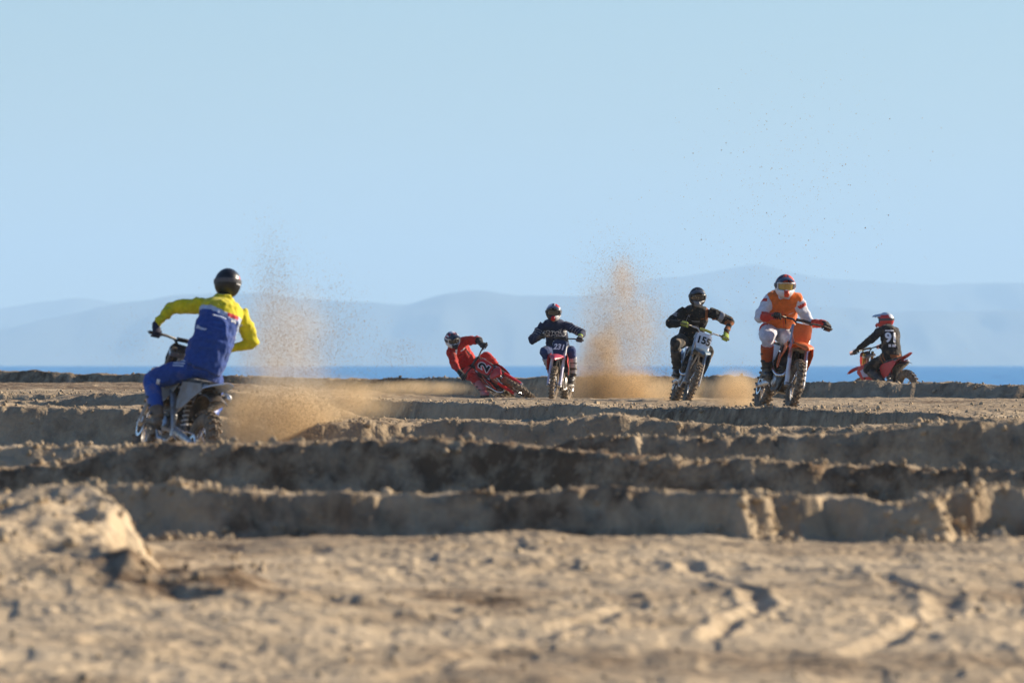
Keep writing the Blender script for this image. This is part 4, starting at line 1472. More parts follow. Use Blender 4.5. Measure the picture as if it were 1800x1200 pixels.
    for d in g.get('marks', []):
        lay(bt, d, m0, lat_s, U, fwd, jersey, 'lettering')
    bt2 = BVHTree.FromPolygons([q.co.copy() for q in trousers.data.vertices], [list(p.vertices) for p in trousers.data.polygons])
    for d in g.get('leg_marks', []):
        lay(bt2, d, p0, lat_h, U, fwd, trousers, 'lettering')
    return person


def lay(bvh, d, m0, lat, U, fwd, parent, name):
    """d: dict(text or bar, size, at=(across, up), back, mat). across is measured towards the viewer's right"""
    back = d.get('back', False)
    dirn = fwd if back else -fwd
    if d.get('dir') is not None:
        dirn = Vector(d['dir']).normalized()
    right = -lat if back else lat
    right = (right - dirn * right.dot(dirn)).normalized()
    upv = right.cross(dirn) * -1
    upv = (-dirn).cross(right)
    if d.get('roll'):
        q = Matrix.Rotation(d['roll'], 3, -dirn)
        right, upv = q @ right, q @ upv
    c = m0 + right * d['at'][0] + upv * d['at'][1]
    M = Matrix.Translation(c) @ Matrix((right, upv, -dirn)).transposed().to_4x4()
    if 'text' in d:
        me = text_mesh(d['text'], d['size'], shear=d.get('shear', 0), bold=d.get('bold', 0.03), squeeze=d.get('squeeze', 1.0))
    else:
        w, h = d['bar']
        k = 6
        me = bpy.data.meshes.new('mark')
        vs = [(-w / 2 + w * i / k + d.get('slant', 0) * j * h, (j - 0.5) * h + d.get('bow', 0) * (1 - (2 * i / k - 1) ** 2), 0) for j in (0, 1) for i in range(k + 1)]
        me.from_pydata(vs, [], [(i, i + 1, k + 2 + i, k + 1 + i) for i in range(k)])
    decal(name, bvh, me, M, dirn, parent, d['mat'])
# ------------------------------------------------------------------ the six riders and their machines
V = Vector
RED = plastic('red_plastic', (0.56, 0.018, 0.016), dirt=0.15)
RED_DUSTY = plastic('dusty_red_plastic', (0.58, 0.032, 0.030), dirt=0.22)
ORANGE = plastic('orange_plastic', (0.80, 0.15, 0.012), dirt=0.12)
GREY = plastic('grey_plastic', (0.22, 0.22, 0.23), dirt=0.45)
NAVY_PLATE = plastic('navy_plate', (0.018, 0.024, 0.07), dirt=0.08)
BLUE_GREY = plastic('blue_grey_plastic', (0.09, 0.15, 0.20), dirt=0.3)
NUMBER_WHITE = WHITE_PRINT


def stand(px, d):
    x = (px - 900) / F_PX * d
    return x, d, land_at(x, d)


def track_point(px, d, yaw, sink=0.04):
    """ground point under the machine's middle: both wheels rest on the sand"""
    x = (px - 900) / F_PX * d
    h = (math.cos(yaw), math.sin(yaw))
    zf = min(land_at(x + h[0] * (0.74 + e), d + h[1] * (0.74 + e)) for e in (-0.1, 0, 0.1))
    zr = min(land_at(x - h[0] * (0.74 + e), d - h[1] * (0.74 + e)) for e in (-0.1, 0, 0.1))
    return V((x, d, (zf + zr) / 2 - sink)), math.atan2(zf - zr, 1.48)


def at(d):
    return lambda px, py, dd=0.0: spot(px, py, d + dd)


def plain_paint(dd):
    return 0


# --- orange machine, rider in an orange vest
D = 101.0
yaw = R(-90 + 13)
loc, pit = track_point(1360, D, yaw)
bk = motorcycle(dict(main=ORANGE, plate=ORANGE, guard=WHITE, fork=ALU, rim=BLACK, frame=BLACK, side=WHITE, silencer=ALU, shroud=ORANGE, spring=WHITE, bar=BLACK),
                'orange motocross bike with plain orange front plate under the rider in the orange vest', loc, yaw, R(15), pit, R(-4))
p = at(D)
VEST = cloth('orange_vest_nylon', (0.76, 0.17, 0.028), dirt=0.10)
WHITE_CLOTH = cloth('white_jersey', (0.66, 0.66, 0.72), dirt=0.10)
CORAL = cloth('coral_red_cloth', (0.62, 0.06, 0.035), dirt=0.08)
HELM_BLUE = plastic('blue_black_helmet', (0.018, 0.03, 0.07), dirt=0.05)
HELM_WHITE = plastic('white_helmet', (0.78, 0.78, 0.80), dirt=0.05)
HELM_RED = plastic('orange_red_helmet', (0.70, 0.075, 0.02), dirt=0.05)
GLOVE_BLACK = cloth('black_glove', (0.018, 0.018, 0.02), dirt=0.2)
BOOT_ORANGE = plastic('orange_boot', (0.55, 0.10, 0.02), dirt=0.30)
BOOT_DARK = plastic('dusty_dark_boot', (0.045, 0.042, 0.040), dirt=0.5)


def orange_helmet(d):
    if d.z < -0.12:
        return 1 if abs(math.atan2(d.y, d.x)) > 0.35 else 2
    if abs(d.y) < 0.10 or (d.z > 0.3 and int((math.atan2(d.y, d.x) + 3.3) * 2.2) % 3 == 0):
        return 2
    return 0 if d.y < 0.25 else 2


def sleeves_cuffs(kind, a, b, c):
    if kind == 'arm':
        return 1 if b > 1.25 or 0.16 < b < 0.30 and c > 0.035 else 0
    return 0


orange = rider(bk, 'rider in orange vest and white jersey on the orange bike',
               dict(pelvis=p(1364, 580, .42), shoulder={1: p(1405, 527, .10), -1: p(1352, 525, .16)}, head=p(1380, 503, -.02), face=V((0.10, -1, -0.10)), head_up=V((0.03, 0, 1)),
                    elbow={1: p(1440, 560, .0), -1: p(1325, 556, .10)}, knee={1: p(1410, 615, -.3), -1: p(1347, 605, -.35)}, slouch=0.03, seed=3),
               dict(jersey=[WHITE_CLOTH, CORAL], jersey_fn=sleeves_cuffs, trousers=[WHITE_CLOTH, CORAL], trousers_fn=lambda s, t, f, l: 1 if (0.15 < t < 0.42 and l > 0.45) or t > 1.22 else 0,
                    boot=[BOOT_ORANGE, BOOT_DARK], boot_fn=lambda t: 0 if t > 0.33 else 1, glove=GLOVE_BLACK, vest=VEST,
                    vest_marks=[dict(bar=(0.010, 0.15), at=(0.02, -0.20), mat=BLACK_PRINT), dict(bar=(0.055, 0.007), at=(0.09, -0.13), mat=WHITE_PRINT), dict(bar=(0.006, 0.30), at=(-0.005, -0.20), mat=CORAL)],
                    helmet=dict(shell=[HELM_BLUE, HELM_WHITE, HELM_RED], paint=orange_helmet, visor=HELM_BLUE, lens=LENS_GOLD, frame=WHITE, chin=HELM_RED)))

# --- black rider, white plate 155
D = 122.0
yaw = R(-90 + 6)
loc, pit = track_point(1194, D, yaw)
bk = motorcycle(dict(main=BLUE_GREY, plate=WHITE, guard=GREY, fork=ALU, frame=ALU, side=WHITE, rim=BLACK, front_fender=BLUE_GREY, shroud=BLUE_GREY, pad=plastic('acid_pad', (0.34, 0.36, 0.06), 0.3), rear_fender=WHITE, bar=ALU),
                'blue-grey motocross bike with white plate 155 leaning under the rider in black', loc, yaw, R(18), pit, R(2), number=('155', 0.17, BLACK_PRINT, 0.0, None))
p = at(D)
BLACK_CLOTH = cloth('black_jersey', (0.013, 0.013, 0.014), dirt=0.10)
RUST = cloth('rust_sleeve_print', (0.30, 0.10, 0.03), dirt=0.1)
GREY_CLOTH = cloth('grey_arm_print', (0.25, 0.26, 0.29), dirt=0.1)
BLACK_TROUSERS = cloth('dusty_black_trousers', (0.022, 0.020, 0.019), dirt=0.40)
ACID = cloth('acid_yellow_glove', (0.34, 0.43, 0.05), dirt=0.25)
HELM_BLACK = plastic('black_helmet', (0.012, 0.013, 0.016), dirt=0.06)
HELM_GREY = plastic('grey_helmet', (0.20, 0.20, 0.21), dirt=0.1)


def black_sleeves(kind, a, b, c):
    if kind == 'arm':
        if 0.40 < b < 0.62: return 2
        if b > 0.95 and a > 0 and math.sin(b * 16) > -0.1 and c > -0.02: return 1
    elif a > 0.7 and b > 0.85: return 1
    return 0


black = rider(bk, 'rider all in black with acid yellow gloves behind plate 155',
              dict(pelvis=p(1213, 599, .40), shoulder={1: p(1250, 549, .05), -1: p(1200, 545, .12)}, head=p(1226, 522, -.06), face=V((0.05, -1, -0.16)), head_up=V((0.03, -.1, 1)),
                   elbow={1: p(1288, 566, .1), -1: p(1165, 566, .1)}, knee={1: p(1262, 630, -.25), -1: p(1176, 634, -.25)}, slouch=0.05, seed=5),
              dict(jersey=[BLACK_CLOTH, RUST, GREY_CLOTH], jersey_fn=black_sleeves, trousers=[BLACK_TROUSERS], boot=[BOOT_DARK], glove=ACID,
                   marks=[dict(bar=(0.12, 0.020), at=(0.0, -0.10), mat=GREY_CLOTH), dict(bar=(0.05, 0.030), at=(-0.11, -0.02), mat=GREY_CLOTH), dict(bar=(0.05, 0.014), at=(0.10, -0.05), mat=RUST), dict(bar=(0.09, 0.012), at=(-0.02, -0.20), mat=GREY_CLOTH, slant=0.5)],
                   helmet=dict(shell=[HELM_BLACK, HELM_GREY], paint=lambda d: 1 if d.z < -0.3 and d.x > 0.2 and abs(d.y) < 0.5 else 0, visor=HELM_BLACK, chin=HELM_GREY)))

# --- navy rider, plate 231
D = 134.0
yaw = R(-90 - 10)
loc, pit = track_point(983, D, yaw)
bk = motorcycle(dict(main=RED_DUSTY, plate=NAVY_PLATE, guard=plastic('white_violet_guard', (0.52, 0.50, 0.66), 0.15), fork=WHITE, frame=ALU, side=RED, rim=BLACK, shroud=RED, bar=BLACK, front_fender=plastic('pinkish_red_fender', (0.58, 0.06, 0.10), .2)),
                'red motocross bike with dark blue plate 231', loc, yaw, R(4), pit, R(3), number=('231', 0.150, WHITE_PRINT, 0.15, None), size=0.85)
p = at(D)
NAVY = cloth('navy_jersey', (0.016, 0.024, 0.062), dirt=0.06)
NAVY_BRIGHT = cloth('blue_trousers', (0.028, 0.055, 0.17), dirt=0.10)
LIME = cloth('lime_cuff', (0.5, 0.6, 0.08), dirt=0.05)
GREY_BOOT = plastic('grey_white_boot', (0.42, 0.42, 0.44), dirt=0.35)
HELM_NAVY = plastic('navy_helmet', (0.015, 0.018, 0.04), dirt=0.05)
navy = rider(bk, 'rider in dark blue printed jersey behind plate 231',
             dict(pelvis=p(983, 620, .42), shoulder={1: p(994, 570, .10), -1: p(953, 571, .10)}, head=p(973, 549, -.04), face=V((-0.05, -1, -0.12)), head_up=V((0.0, -.1, 1)),
                  elbow={1: p(1030, 586, .12), -1: p(935, 590, .12)}, knee={1: p(1014, 630, -.25), -1: p(950, 630, -.25)}, slouch=0.06, seed=7),
             dict(jersey=[NAVY, GREY_CLOTH, LIME], jersey_fn=lambda k, a, b, c: (2 if k == 'arm' and a > 0 and 1.70 < b < 1.84 else 1 if k == 'arm' and 0.25 < b < 0.9 and math.sin(b * 40 + c * 60) > 0.75 else 0),
                  trousers=[NAVY_BRIGHT, WHITE_CLOTH], trousers_fn=lambda s, t, f, l: 1 if 0.42 < t < 0.52 and l > 0.3 else 0, boot=[GREY_BOOT, BOOT_DARK], boot_fn=lambda t: 1 if 0.30 < t < 0.40 or t < 0.10 else 0, glove=GLOVE_BLACK,
                  marks=[dict(text='ROTOLO\nRACING', size=0.100, at=(0.005, -0.125), mat=WHITE_PRINT, shear=0.2, bold=0.02), dict(bar=(0.05, 0.026), at=(0.10, -0.03), mat=GREY_CLOTH)],
                  helmet=dict(shell=[HELM_NAVY, HELM_WHITE, RED], paint=lambda d: (2 if d.z > 0.55 and d.y > 0.25 else 1 if (d.z > 0.45 and abs(d.y) > 0.12) or (d.z < -0.25 and d.y > 0.35) else 0), visor=HELM_NAVY, lens=LENS_DARK, chin=RED)))

# --- red rider, foot out, machine laid over
D = 141.0
yaw = R(-90 + 17)
lean = R(-54)
loc, pit = track_point(919, D, yaw, 0.03)
bk = motorcycle(dict(main=RED, plate=RED, guard=RED, fork=DARKM, frame=ALU, side=RED, rim=BLACK, shroud=RED, bar=BLACK, shroud_mark=WHITE_PRINT),
                'bright red motocross bike with plate 2 laid far over in the turn', loc, yaw, lean, pit, R(-5), number=('2', 0.27, BLACK_PRINT, 0.0, WHITE_PRINT))
p = at(D)
RED_CLOTH = cloth('red_jersey', (0.52, 0.024, 0.016), dirt=0.06)
BLACK_SLEEVE = cloth('black_sleeve', (0.02, 0.014, 0.014), dirt=0.08)
RED_BOOT = plastic('red_white_boot', (0.55, 0.16, 0.15), dirt=0.15)
HELM_DK = plastic('charcoal_helmet', (0.03, 0.03, 0.04), dirt=0.05)
HELM_MAROON = plastic('maroon_helmet', (0.28, 0.012, 0.03), dirt=0.05)


def red_helmet(d):
    a = math.atan2(d.y, d.x)
    if d.z > -0.05:
        s = math.sin(a * 5) * math.sin(d.z * 9 + 0.6)
        return 1 if abs(s) < 0.22 else (2 if s > 0 else 0)
    return 1 if d.z < -0.15 and abs(a) > 0.7 and abs(a) < 1.7 else 0


zg = land_at((850 - 900) / F_PX * 140.3, 140.3)
ank = V(((850 - 900) / F_PX * 140.45, 140.45, zg + 0.13))
red = rider(bk, 'rider in red with one foot on the sand, leaning over with plate 2',
            dict(pelvis=p(827, 648, .42), shoulder={1: p(816, 598, .08), -1: p(789, 617, .02)}, head=p(795, 597, -.12), face=V((0.40, -1, -0.32)), head_up=V((-.10, -.2, 1)),
                 elbow={1: p(838, 588, .15), -1: p(790, 655, .10)}, knee={1: p(885, 634, -.1), -1: p(832, 650, -.6)}, ankle={-1: ank}, foot_dir={-1: V((0.35, -1, 0.05))}, foot_down={-1: V((0, 0, -1))},
                 hip_axis=V((0.86, 0.2, 0.35)).normalized(), slouch=0.04, seed=9),
            dict(jersey=[RED_CLOTH, BLACK_SLEEVE], jersey_fn=lambda k, a, b, c: (1 if k == 'arm' and b > 1.0 and (a > 0 or b > 1.55) or k == 'torso' and b < 0.30 else 0), trousers=[RED_CLOTH, BLACK_SLEEVE],
                 trousers_fn=lambda s, t, f, l: 1 if t < 0.15 else 0, boot=[RED_BOOT, RED_CLOTH], boot_fn=lambda t: 1 if t > 0.45 else 0, glove=GLOVE_BLACK,
                 marks=[dict(bar=(0.05, 0.10), at=(-0.11, 0.0), mat=WHITE_PRINT, slant=0.8), dict(bar=(0.012, 0.20), at=(0.05, -0.16), mat=CORAL, slant=0.2), dict(bar=(0.10, 0.022), at=(0.04, -0.05), mat=WHITE_PRINT), dict(bar=(0.07, 0.016), at=(-0.04, -0.12), mat=BLACK_PRINT), dict(bar=(0.02, 0.22), at=(0.13, -0.18), mat=BLACK_PRINT, slant=-0.2)],
                 helmet=dict(shell=[HELM_DK, HELM_WHITE, HELM_MAROON], paint=red_helmet, visor=HELM_DK, lens=LENS_DARK, frame=WHITE, chin=BLACK)))

# --- rider 91, seen from behind beyond the ridge
D = 146.0
yaw = math.atan2(0.83, -0.56)
loc, pit = track_point(1563, D, yaw, -0.06)
loc.z -= 0.085
bk = motorcycle(dict(main=RED_DUSTY, plate=RED_DUSTY, guard=plastic('tan_fork_guard', (0.42, 0.34, 0.10), .3), fork=GOLDM, frame=ALU, side=RED_DUSTY, rim=BLACK, shroud=RED_DUSTY, shroud_mark=plastic('pale_violet_graphic', (0.50, 0.48, 0.62), .2), hand_guard=plastic('pink_white_guard', (0.62, 0.36, 0.36), .2), bar=BLACK),
                'red motocross bike with kicked-up tail half hidden behind the sand ridge', loc, yaw, R(9), R(-7), R(4), size=0.88)
p = at(D)
HELM_PALE = plastic('pale_red_helmet', (0.62, 0.05, 0.045), dirt=0.1)
HELM_SKY = plastic('pale_blue_helmet', (0.42, 0.52, 0.62), dirt=0.1)
DUSTY_BLACK = cloth('worn_black_jersey', (0.016, 0.014, 0.014), dirt=0.22)
rear = rider(bk, 'rider in black jersey numbered 91 and red helmet seen from behind',
             dict(pelvis=p(1567, 624, -.10), shoulder={1: p(1547, 580, -.08), -1: p(1575, 581, .16)}, head=p(1557, 563, .14), face=V((-0.93, 0.38, -0.05)), head_up=V((0.02, 0, 1)),
                  elbow={1: p(1527, 600, -.2), -1: p(1585, 612, .6)}, knee={1: p(1530, 625, .05), -1: p(1556, 625, .6)}, slouch=0.03, seed=11),
             dict(jersey=[DUSTY_BLACK], trousers=[DUSTY_BLACK, RUST], trousers_fn=lambda s, t, f, l: 1 if t < 0.25 and math.sin(t * 50 + f * 3) > 0.4 else 0, boot=[BOOT_DARK], glove=GLOVE_BLACK,
                  marks=[dict(text='91', size=0.22, at=(0.03, -0.13), mat=WHITE_PRINT, back=True, bold=0.04, dir=(-.10, 1, 0)), dict(bar=(0.045, 0.045), at=(0.0, -0.26), mat=WHITE_PRINT, back=True, dir=(-.10, 1, 0)),
                         dict(bar=(0.065, 0.045), at=(0.075, -0.26), mat=WHITE_PRINT, back=True, dir=(-.10, 1, 0)), dict(bar=(0.15, 0.022), at=(0.0, -0.005), mat=WHITE_PRINT, back=True, dir=(-.10, 1, 0))],  # last bar: shoulder highlight painted as a white strip
                  helmet=dict(shell=[HELM_PALE, HELM_SKY, HELM_WHITE], paint=lambda d: 1 if d.z > 0.62 else (2 if d.x < -0.35 and d.z > 0.1 and abs(d.y) < 0.6 else 0), visor=HELM_SKY, lens=LENS_DARK, chin=HELM_PALE)))

# --- blue and yellow rider, nearest, riding away
D = 79.0
yaw = math.atan2(0.92, -0.40)
loc, pit = track_point(292, D, yaw)
DUSTY_GREY = plastic('dusty_grey_plastic', (0.34, 0.32, 0.29), dirt=0.55)
loc.z += 0.74 * math.sin(R(7))
bk = motorcycle(dict(main=WHITE, plate=BLACK, guard=DUSTY_GREY, fork=DARKM, frame=ALU, side=DUSTY_GREY, rim=BLACK, shroud=DUSTY_GREY, rear_fender=plastic('pale_blue_fender', (0.55, 0.62, 0.74), .2), bar=BLACK, silencer=ALU),
                'dusty grey and white motocross bike with its rear fender towards the camera', loc, yaw, R(-13), R(7), R(-6), size=0.97)
p = at(D)
BLUE_CLOTH = cloth('blue_jersey', (0.020, 0.062, 0.27), dirt=0.04)
BLUE_BRIGHT = cloth('bright_blue_cloth', (0.022, 0.085, 0.38), dirt=0.08)
YELLOW = cloth('yellow_jersey', (0.66, 0.56, 0.012), dirt=0.04)
PALE_BLUE = cloth('pale_blue_stripe', (0.42, 0.50, 0.66), dirt=0.05)
RED_STRIPE = cloth('red_stripe', (0.62, 0.05, 0.06), dirt=0.03)
BLUE_BOOT = plastic('blue_boot', (0.022, 0.08, 0.36), dirt=0.30)
BROWN_BOOT = plastic('muddy_boot', (0.10, 0.07, 0.045), dirt=0.6)


def yoke(kind, a, b, c):
    if kind == 'arm':
        return 0
    edge = 0.80 + 0.06 * abs(a)
    if b > edge: return 0
    if b > edge - 0.075: return 3 if -0.70 < a < -0.12 and b > edge - 0.06 else 2
    if a < -0.86 and b > 0.42: return 0
    if a < -0.74 and b > 0.55: return 2
    return 1


blue = rider(bk, 'rider in yellow-sleeved blue jersey and black helmet riding away nearest the camera',
             dict(pelvis=p(355, 648, -.08), shoulder={1: p(353, 535, .16), -1: p(426, 549, .24)}, head=p(400, 498, .30), face=V((-0.15, 1, -0.15)), head_up=V((0.06, 0.1, 1)),
                  elbow={1: p(305, 535, .35), -1: p(447, 640, .30)}, ankle={1: bk['peg'][1] + V((-0.06, 0.0, 0.09))}, knee={1: p(262, 590, .30), -1: p(400, 650, .75)}, slouch=0.10, bulk=0.018, seed=13),
             dict(jersey=[YELLOW, BLUE_CLOTH, PALE_BLUE, RED_STRIPE], jersey_fn=yoke, trousers=[BLUE_CLOTH, BLUE_BRIGHT], trousers_fn=lambda s, t, f, l: 1 if t > 0.95 else 0,
                  boot=[BLUE_BOOT, BROWN_BOOT], boot_fn=lambda t: 0 if t > 0.22 else 1, glove=cloth('navy_glove', (0.018, 0.02, 0.05), .15),
                  marks=[dict(bar=(0.13, 0.018), at=(-0.03, -0.20), mat=PALE_BLUE, back=True, bow=0.004, roll=-.12), dict(bar=(0.05, 0.030), at=(0.09, -0.20), mat=WHITE_PRINT, back=True, bow=0.01),
                         dict(bar=(0.15, 0.014), at=(0.0, -0.27), mat=BLUE_BRIGHT, back=True, bow=0.006, roll=-.12), dict(bar=(0.13, 0.020), at=(0.03, -0.37), mat=PALE_BLUE, back=True, bow=-0.02, roll=-.7),
                         dict(bar=(0.14, 0.012), at=(-0.03, -0.32), mat=BLUE_BRIGHT, back=True, roll=-.1)],
                  leg_marks=[dict(bar=(0.16, 0.016), at=(0.02, 0.02), mat=PALE_BLUE, back=True, roll=-.15), dict(bar=(0.14, 0.012), at=(0.03, -0.03), mat=PALE_BLUE, back=True, roll=-.12),
                             dict(bar=(0.11, 0.014), at=(-0.20, 0.03), mat=PALE_BLUE, back=True, dir=(.1, 1, -.2)), dict(bar=(0.12, 0.014), at=(-0.205, 0.005), mat=PALE_BLUE, back=True, dir=(.1, 1, -.2)), dict(bar=(0.11, 0.014), at=(-0.21, -0.02), mat=PALE_BLUE, back=True, dir=(.1, 1, -.2)), dict(bar=(0.03, 0.05), at=(-0.36, -0.22), mat=WHITE_PRINT, back=True, dir=(.1, 1, 0))],
                  helmet=dict(shell=[HELM_BLACK, HELM_WHITE, RED], paint=lambda d: (2 if d.y < -0.75 and 0.15 < d.z < 0.5 else 1 if d.x < -0.2 and d.y < -0.55 and -0.15 < d.z < 0.02 else 0), visor=HELM_BLACK)))
# ------------------------------------------------------------------ sand thrown up by the wheels: countless flying grains
def grain_material():
    m, nt, bs = nodes_of('flying_sand')
    L = nt.links
    geo = nt.nodes.new('ShaderNodeNewGeometry')
    cr = nt.nodes.new('ShaderNodeMix'); cr.data_type = 'RGBA'
    cr.inputs['A'].default_value = (0.40, 0.27, 0.15, 1)
    cr.inputs['B'].default_value = (0.62, 0.45, 0.27, 1)
    L.new(geo.outputs['Random Per Island'], cr.inputs['Factor'])
    L.new(cr.outputs['Result'], bs.inputs['Base Color'])
    bs.inputs['Roughness'].default_value = 0.95
    bs.inputs['Specular IOR Level'].default_value = 0.1
    return m


GRAIN = grain_material()
TET = np.array([(1, 1, 1), (1, -1, -1), (-1, 1, -1), (-1, -1, 1)], float) / math.sqrt(3)
TETF = np.array([(0, 1, 2), (0, 3, 1), (0, 2, 3), (1, 3, 2)])


def grains(name, label, d, puffs, seed):
    """puffs: (count, px, py, spread across, spread up, spread along view in m, tilt in degrees, grain radius in mm)"""
    rng = np.random.default_rng(seed)
    P, S = [], []
    for (n, px, py, sx, sy, sd, tilt, mm) in puffs:
        c = spot(px, py, d)
        k = d / F_PX
        a, b = rng.normal(size=n), rng.normal(size=n)
        u, v = a, b
        ct, st = math.cos(R(tilt)), math.sin(R(tilt))
        x, z = u * sx * k, v * sy * k
        x, z = x * ct - z * st, x * st + z * ct
        p = np.stack([c.x + x, d + rng.normal(size=n) * sd, c.z + z], 1)
        P.append(p)
        S.append(np.clip(rng.lognormal(0, 0.45, n), 0.4, 3.0) * mm * 0.001)
    P, S = np.concatenate(P), np.concatenate(S)
    keep = P[:, 2] > land_z(P[:, 0], P[:, 1], False) + 0.01
    P, S = P[keep], S[keep]
    n = len(P)
    q = rng.normal(size=(n, 4)); q /= np.linalg.norm(q, axis=1)[:, None]
    w, x, y, z = q.T
    Rm = np.stack([np.stack([1 - 2 * (y * y + z * z), 2 * (x * y - w * z), 2 * (x * z + w * y)], -1), np.stack([2 * (x * y + w * z), 1 - 2 * (x * x + z * z), 2 * (y * z - w * x)], -1),
                   np.stack([2 * (x * z - w * y), 2 * (y * z + w * x), 1 - 2 * (x * x + y * y)], -1)], 1)
    v = np.einsum('nij,kj->nki', Rm, TET) * S[:, None, None] + P[:, None, :]
    f = (TETF[None] + 4 * np.arange(n)[:, None, None]).reshape(-1, 3)
    o = link_mesh(name, np_mesh(name, v.reshape(-1, 3), f, smooth=False), None, [GRAIN])
    return tag(o, label, 'sand spray', kind='stuff')



def dust(parent, px, py, d, hx, hy, depth, dens, seed, color=(0.93, 0.71, 0.43), edge=0.25, tilt=0):
    """fine airborne dust: a lumpy closed puff filled with a thin scattering volume"""
    k = d / F_PX
    m = MB().ball((0, 0, 0), 1.0, seg=28)
    co = np.array(m.v)
    co *= (0.90 + 0.10 * noise3(co * 2.3, seed))[:, None]
    me = np_mesh('dust', co, np.array([f for f in m.f]), True)
    mat = bpy.data.materials.new('airborne_dust')
    mat.use_nodes = True
    nt = mat.node_tree
    nt.nodes.clear()
    L, N = nt.links, nt.nodes.new
    tc = N('ShaderNodeTexCoord')
    ln = N('ShaderNodeVectorMath'); ln.operation = 'LENGTH'; L.new(tc.outputs['Object'], ln.inputs[0])
    fall = N('ShaderNodeMapRange'); fall.interpolation_type = 'SMOOTHSTEP'
    fall.inputs[1].default_value = 0.82; fall.inputs[2].default_value = edge; fall.inputs[3].default_value = 0.0; fall.inputs[4].default_value = 1.0
    L.new(ln.outputs['Value'], fall.inputs[0])
    geo = N('ShaderNodeNewGeometry')
    nz = N('ShaderNodeTexNoise'); nz.inputs['Scale'].default_value = 2.4; nz.inputs['Detail'].default_value = 4; nz.inputs['Roughness'].default_value = 0.6
    ad = N('ShaderNodeVectorMath'); ad.operation = 'ADD'; ad.inputs[1].default_value = (seed * 1.3, 0, seed * 0.7)
    L.new(geo.outputs['Position'], ad.inputs[0]); L.new(ad.outputs[0], nz.inputs['Vector'])
    nr = N('ShaderNodeMapRange'); nr.inputs[1].default_value = 0.36; nr.inputs[2].default_value = 0.66; nr.inputs[3].default_value = 0.12; nr.inputs[4].default_value = 1.5
    L.new(nz.outputs[0], nr.inputs[0])
    mu = N('ShaderNodeMath'); mu.operation = 'MULTIPLY'; L.new(fall.outputs[0], mu.inputs[0]); L.new(nr.outputs[0], mu.inputs[1])
    m2 = N('ShaderNodeMath'); m2.operation = 'MULTIPLY'; L.new(mu.outputs[0], m2.inputs[0]); m2.inputs[1].default_value = dens
    pv = N('ShaderNodeVolumePrincipled')
    pv.inputs['Color'].default_value = c4(color)
    pv.inputs['Anisotropy'].default_value = 0.35
    L.new(m2.outputs[0], pv.inputs['Density'])
    out = N('ShaderNodeOutputMaterial'); L.new(pv.outputs[0], out.inputs['Volume'])
    o = link_mesh('dust', me, parent, [mat])
    o.location = spot(px, py, d)
    o.rotation_euler = (0, R(tilt), 0)
    o.scale = (hx * k, depth, hy * k)
    return o


p1 = grains('sand_spray', 'tan cloud of sand thrown up behind the blue and yellow rider', 81.0, [
    (22000, 490, 742, 60, 25, .45, 0, 2.0), (14000, 520, 705, 65, 22, .5, 0, 2.0), (5000, 425, 755, 30, 20, .3, 0, 1.9), (4000, 620, 715, 65, 25, .6, 0, 1.9),
    (19000, 485, 600, 38, 70, .35, 2, 2.0), (4500, 480, 500, 20, 50, .3, 2, 2.1), (12000, 545, 615, 45, 50, .4, 8, 2.0), (2200, 590, 560, 35, 45, .4, 20, 2.5),
    (1200, 700, 622, 32, 16, .5, 0, 2.4), (2200, 250, 600, 60, 32, .5, 20, 1.7)], 101)
dust(p1, 492, 736, 82.6, 165, 92, 0.9, 4.2, 1)
dust(p1, 590, 705, 84.5, 190, 66, 0.8, 1.3, 2)
dust(p1, 502, 632, 82.6, 140, 215, 0.7, 1.6, 3, (0.84, 0.74, 0.60), 0.1)
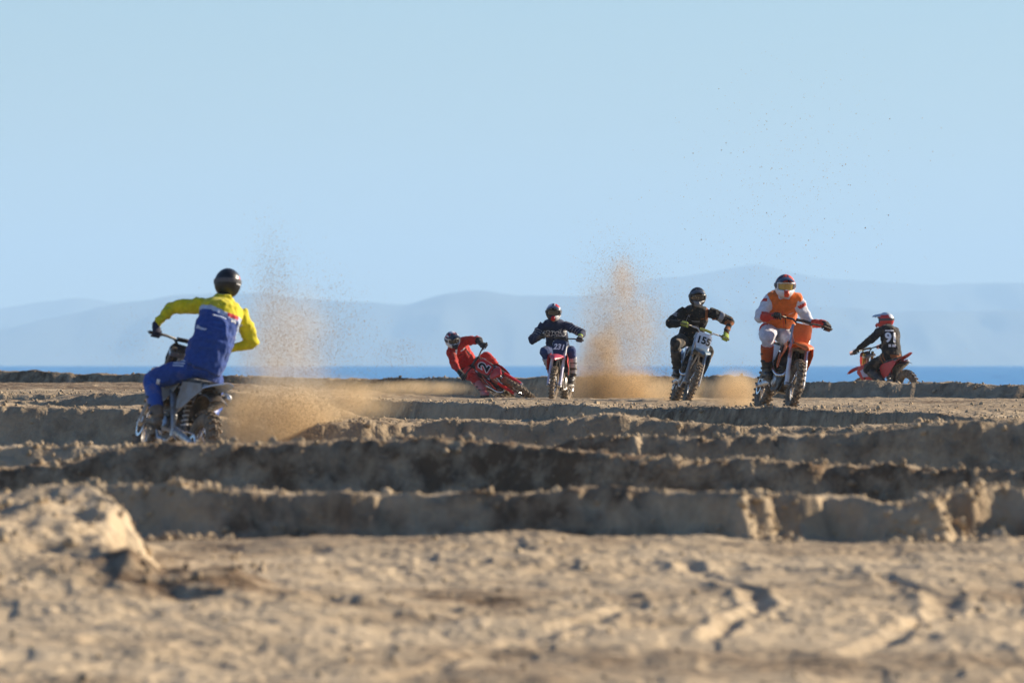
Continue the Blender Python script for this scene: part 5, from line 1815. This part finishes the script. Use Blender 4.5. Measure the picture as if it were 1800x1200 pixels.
p2 = grains('sand_spray', 'tall speckled plume of sand beside the rider with plate 231', 136.5, [
    (14000, 1085, 688, 50, 18, .5, 0, 3.0), (6000, 1130, 672, 45, 16, .5, 0, 2.8), (8000, 1055, 655, 18, 36, .4, 0, 2.8), (4000, 1075, 610, 18, 45, .4, 8, 2.8),
    (26000, 1088, 575, 40, 62, .4, 3, 3.0), (3600, 1098, 492, 14, 24, .3, 12, 3.0), (2000, 1085, 480, 36, 34, .4, 0, 3.4), (10000, 1125, 605, 34, 55, .4, 6, 3.2), (1600, 1155, 600, 32, 60, .4, 0, 3.4), (2500, 985, 700, 30, 8, .4, 0, 2.4)], 202)
dust(p2, 1085, 690, 136.6, 150, 64, 0.9, 3.6, 4)
dust(p2, 1052, 655, 136.6, 72, 130, 0.6, 2.6, 5)
dust(p2, 1097, 490, 136.6, 38, 66, 0.4, 1.2, 6, (0.90, 0.68, 0.42))
dust(p2, 1092, 580, 136.6, 125, 180, 0.6, 1.5, 7, (0.84, 0.72, 0.55), 0.1)
p3 = grains('sand_spray', 'low haze of sand thrown up behind the black rider with plate 155', 124.4, [
    (4000, 1178, 692, 14, 14, .3, 0, 2.4), (3000, 1245, 695, 30, 12, .4, 0, 2.2)], 303)
dust(p3, 1200, 694, 124.6, 95, 50, 0.5, 3.2, 8, (0.95, 0.74, 0.46))
p5 = grains('sand_spray', 'soft puff of sand thrown up behind the orange bike', 103.6, [
    (5000, 1300, 690, 22, 18, .3, 0, 2.0), (600, 1300, 660, 30, 18, .4, 0, 2.2)], 606)
dust(p5, 1295, 688, 103.6, 68, 58, 0.45, 3.6, 9)
p4 = grains('sand_spray', 'low brown dust trailing past the red bike laid over', 150.0, [
    (3500, 700, 680, 70, 6, .8, -2, 2.8), (2500, 800, 688, 45, 6, .8, -4, 2.8), (1500, 940, 686, 22, 10, .5, 0, 2.6)], 404)
dust(p4, 730, 682, 150.5, 150, 22, 1.2, 0.9, 10)
grains('sand_spray', 'sparse specks of sand flung high into the sky above the orange rider', 112.0, [
    (1500, 1300, 480, 95, 120, 1.0, -12, 3.2), (900, 1400, 330, 90, 110, 1.0, -12, 4.4), (300, 1250, 600, 60, 60, .8, 0, 2.4), (250, 1480, 520, 70, 110, .8, 0, 2.4), (120, 1690, 640, 16, 16, .5, 0, 2.4)], 505)
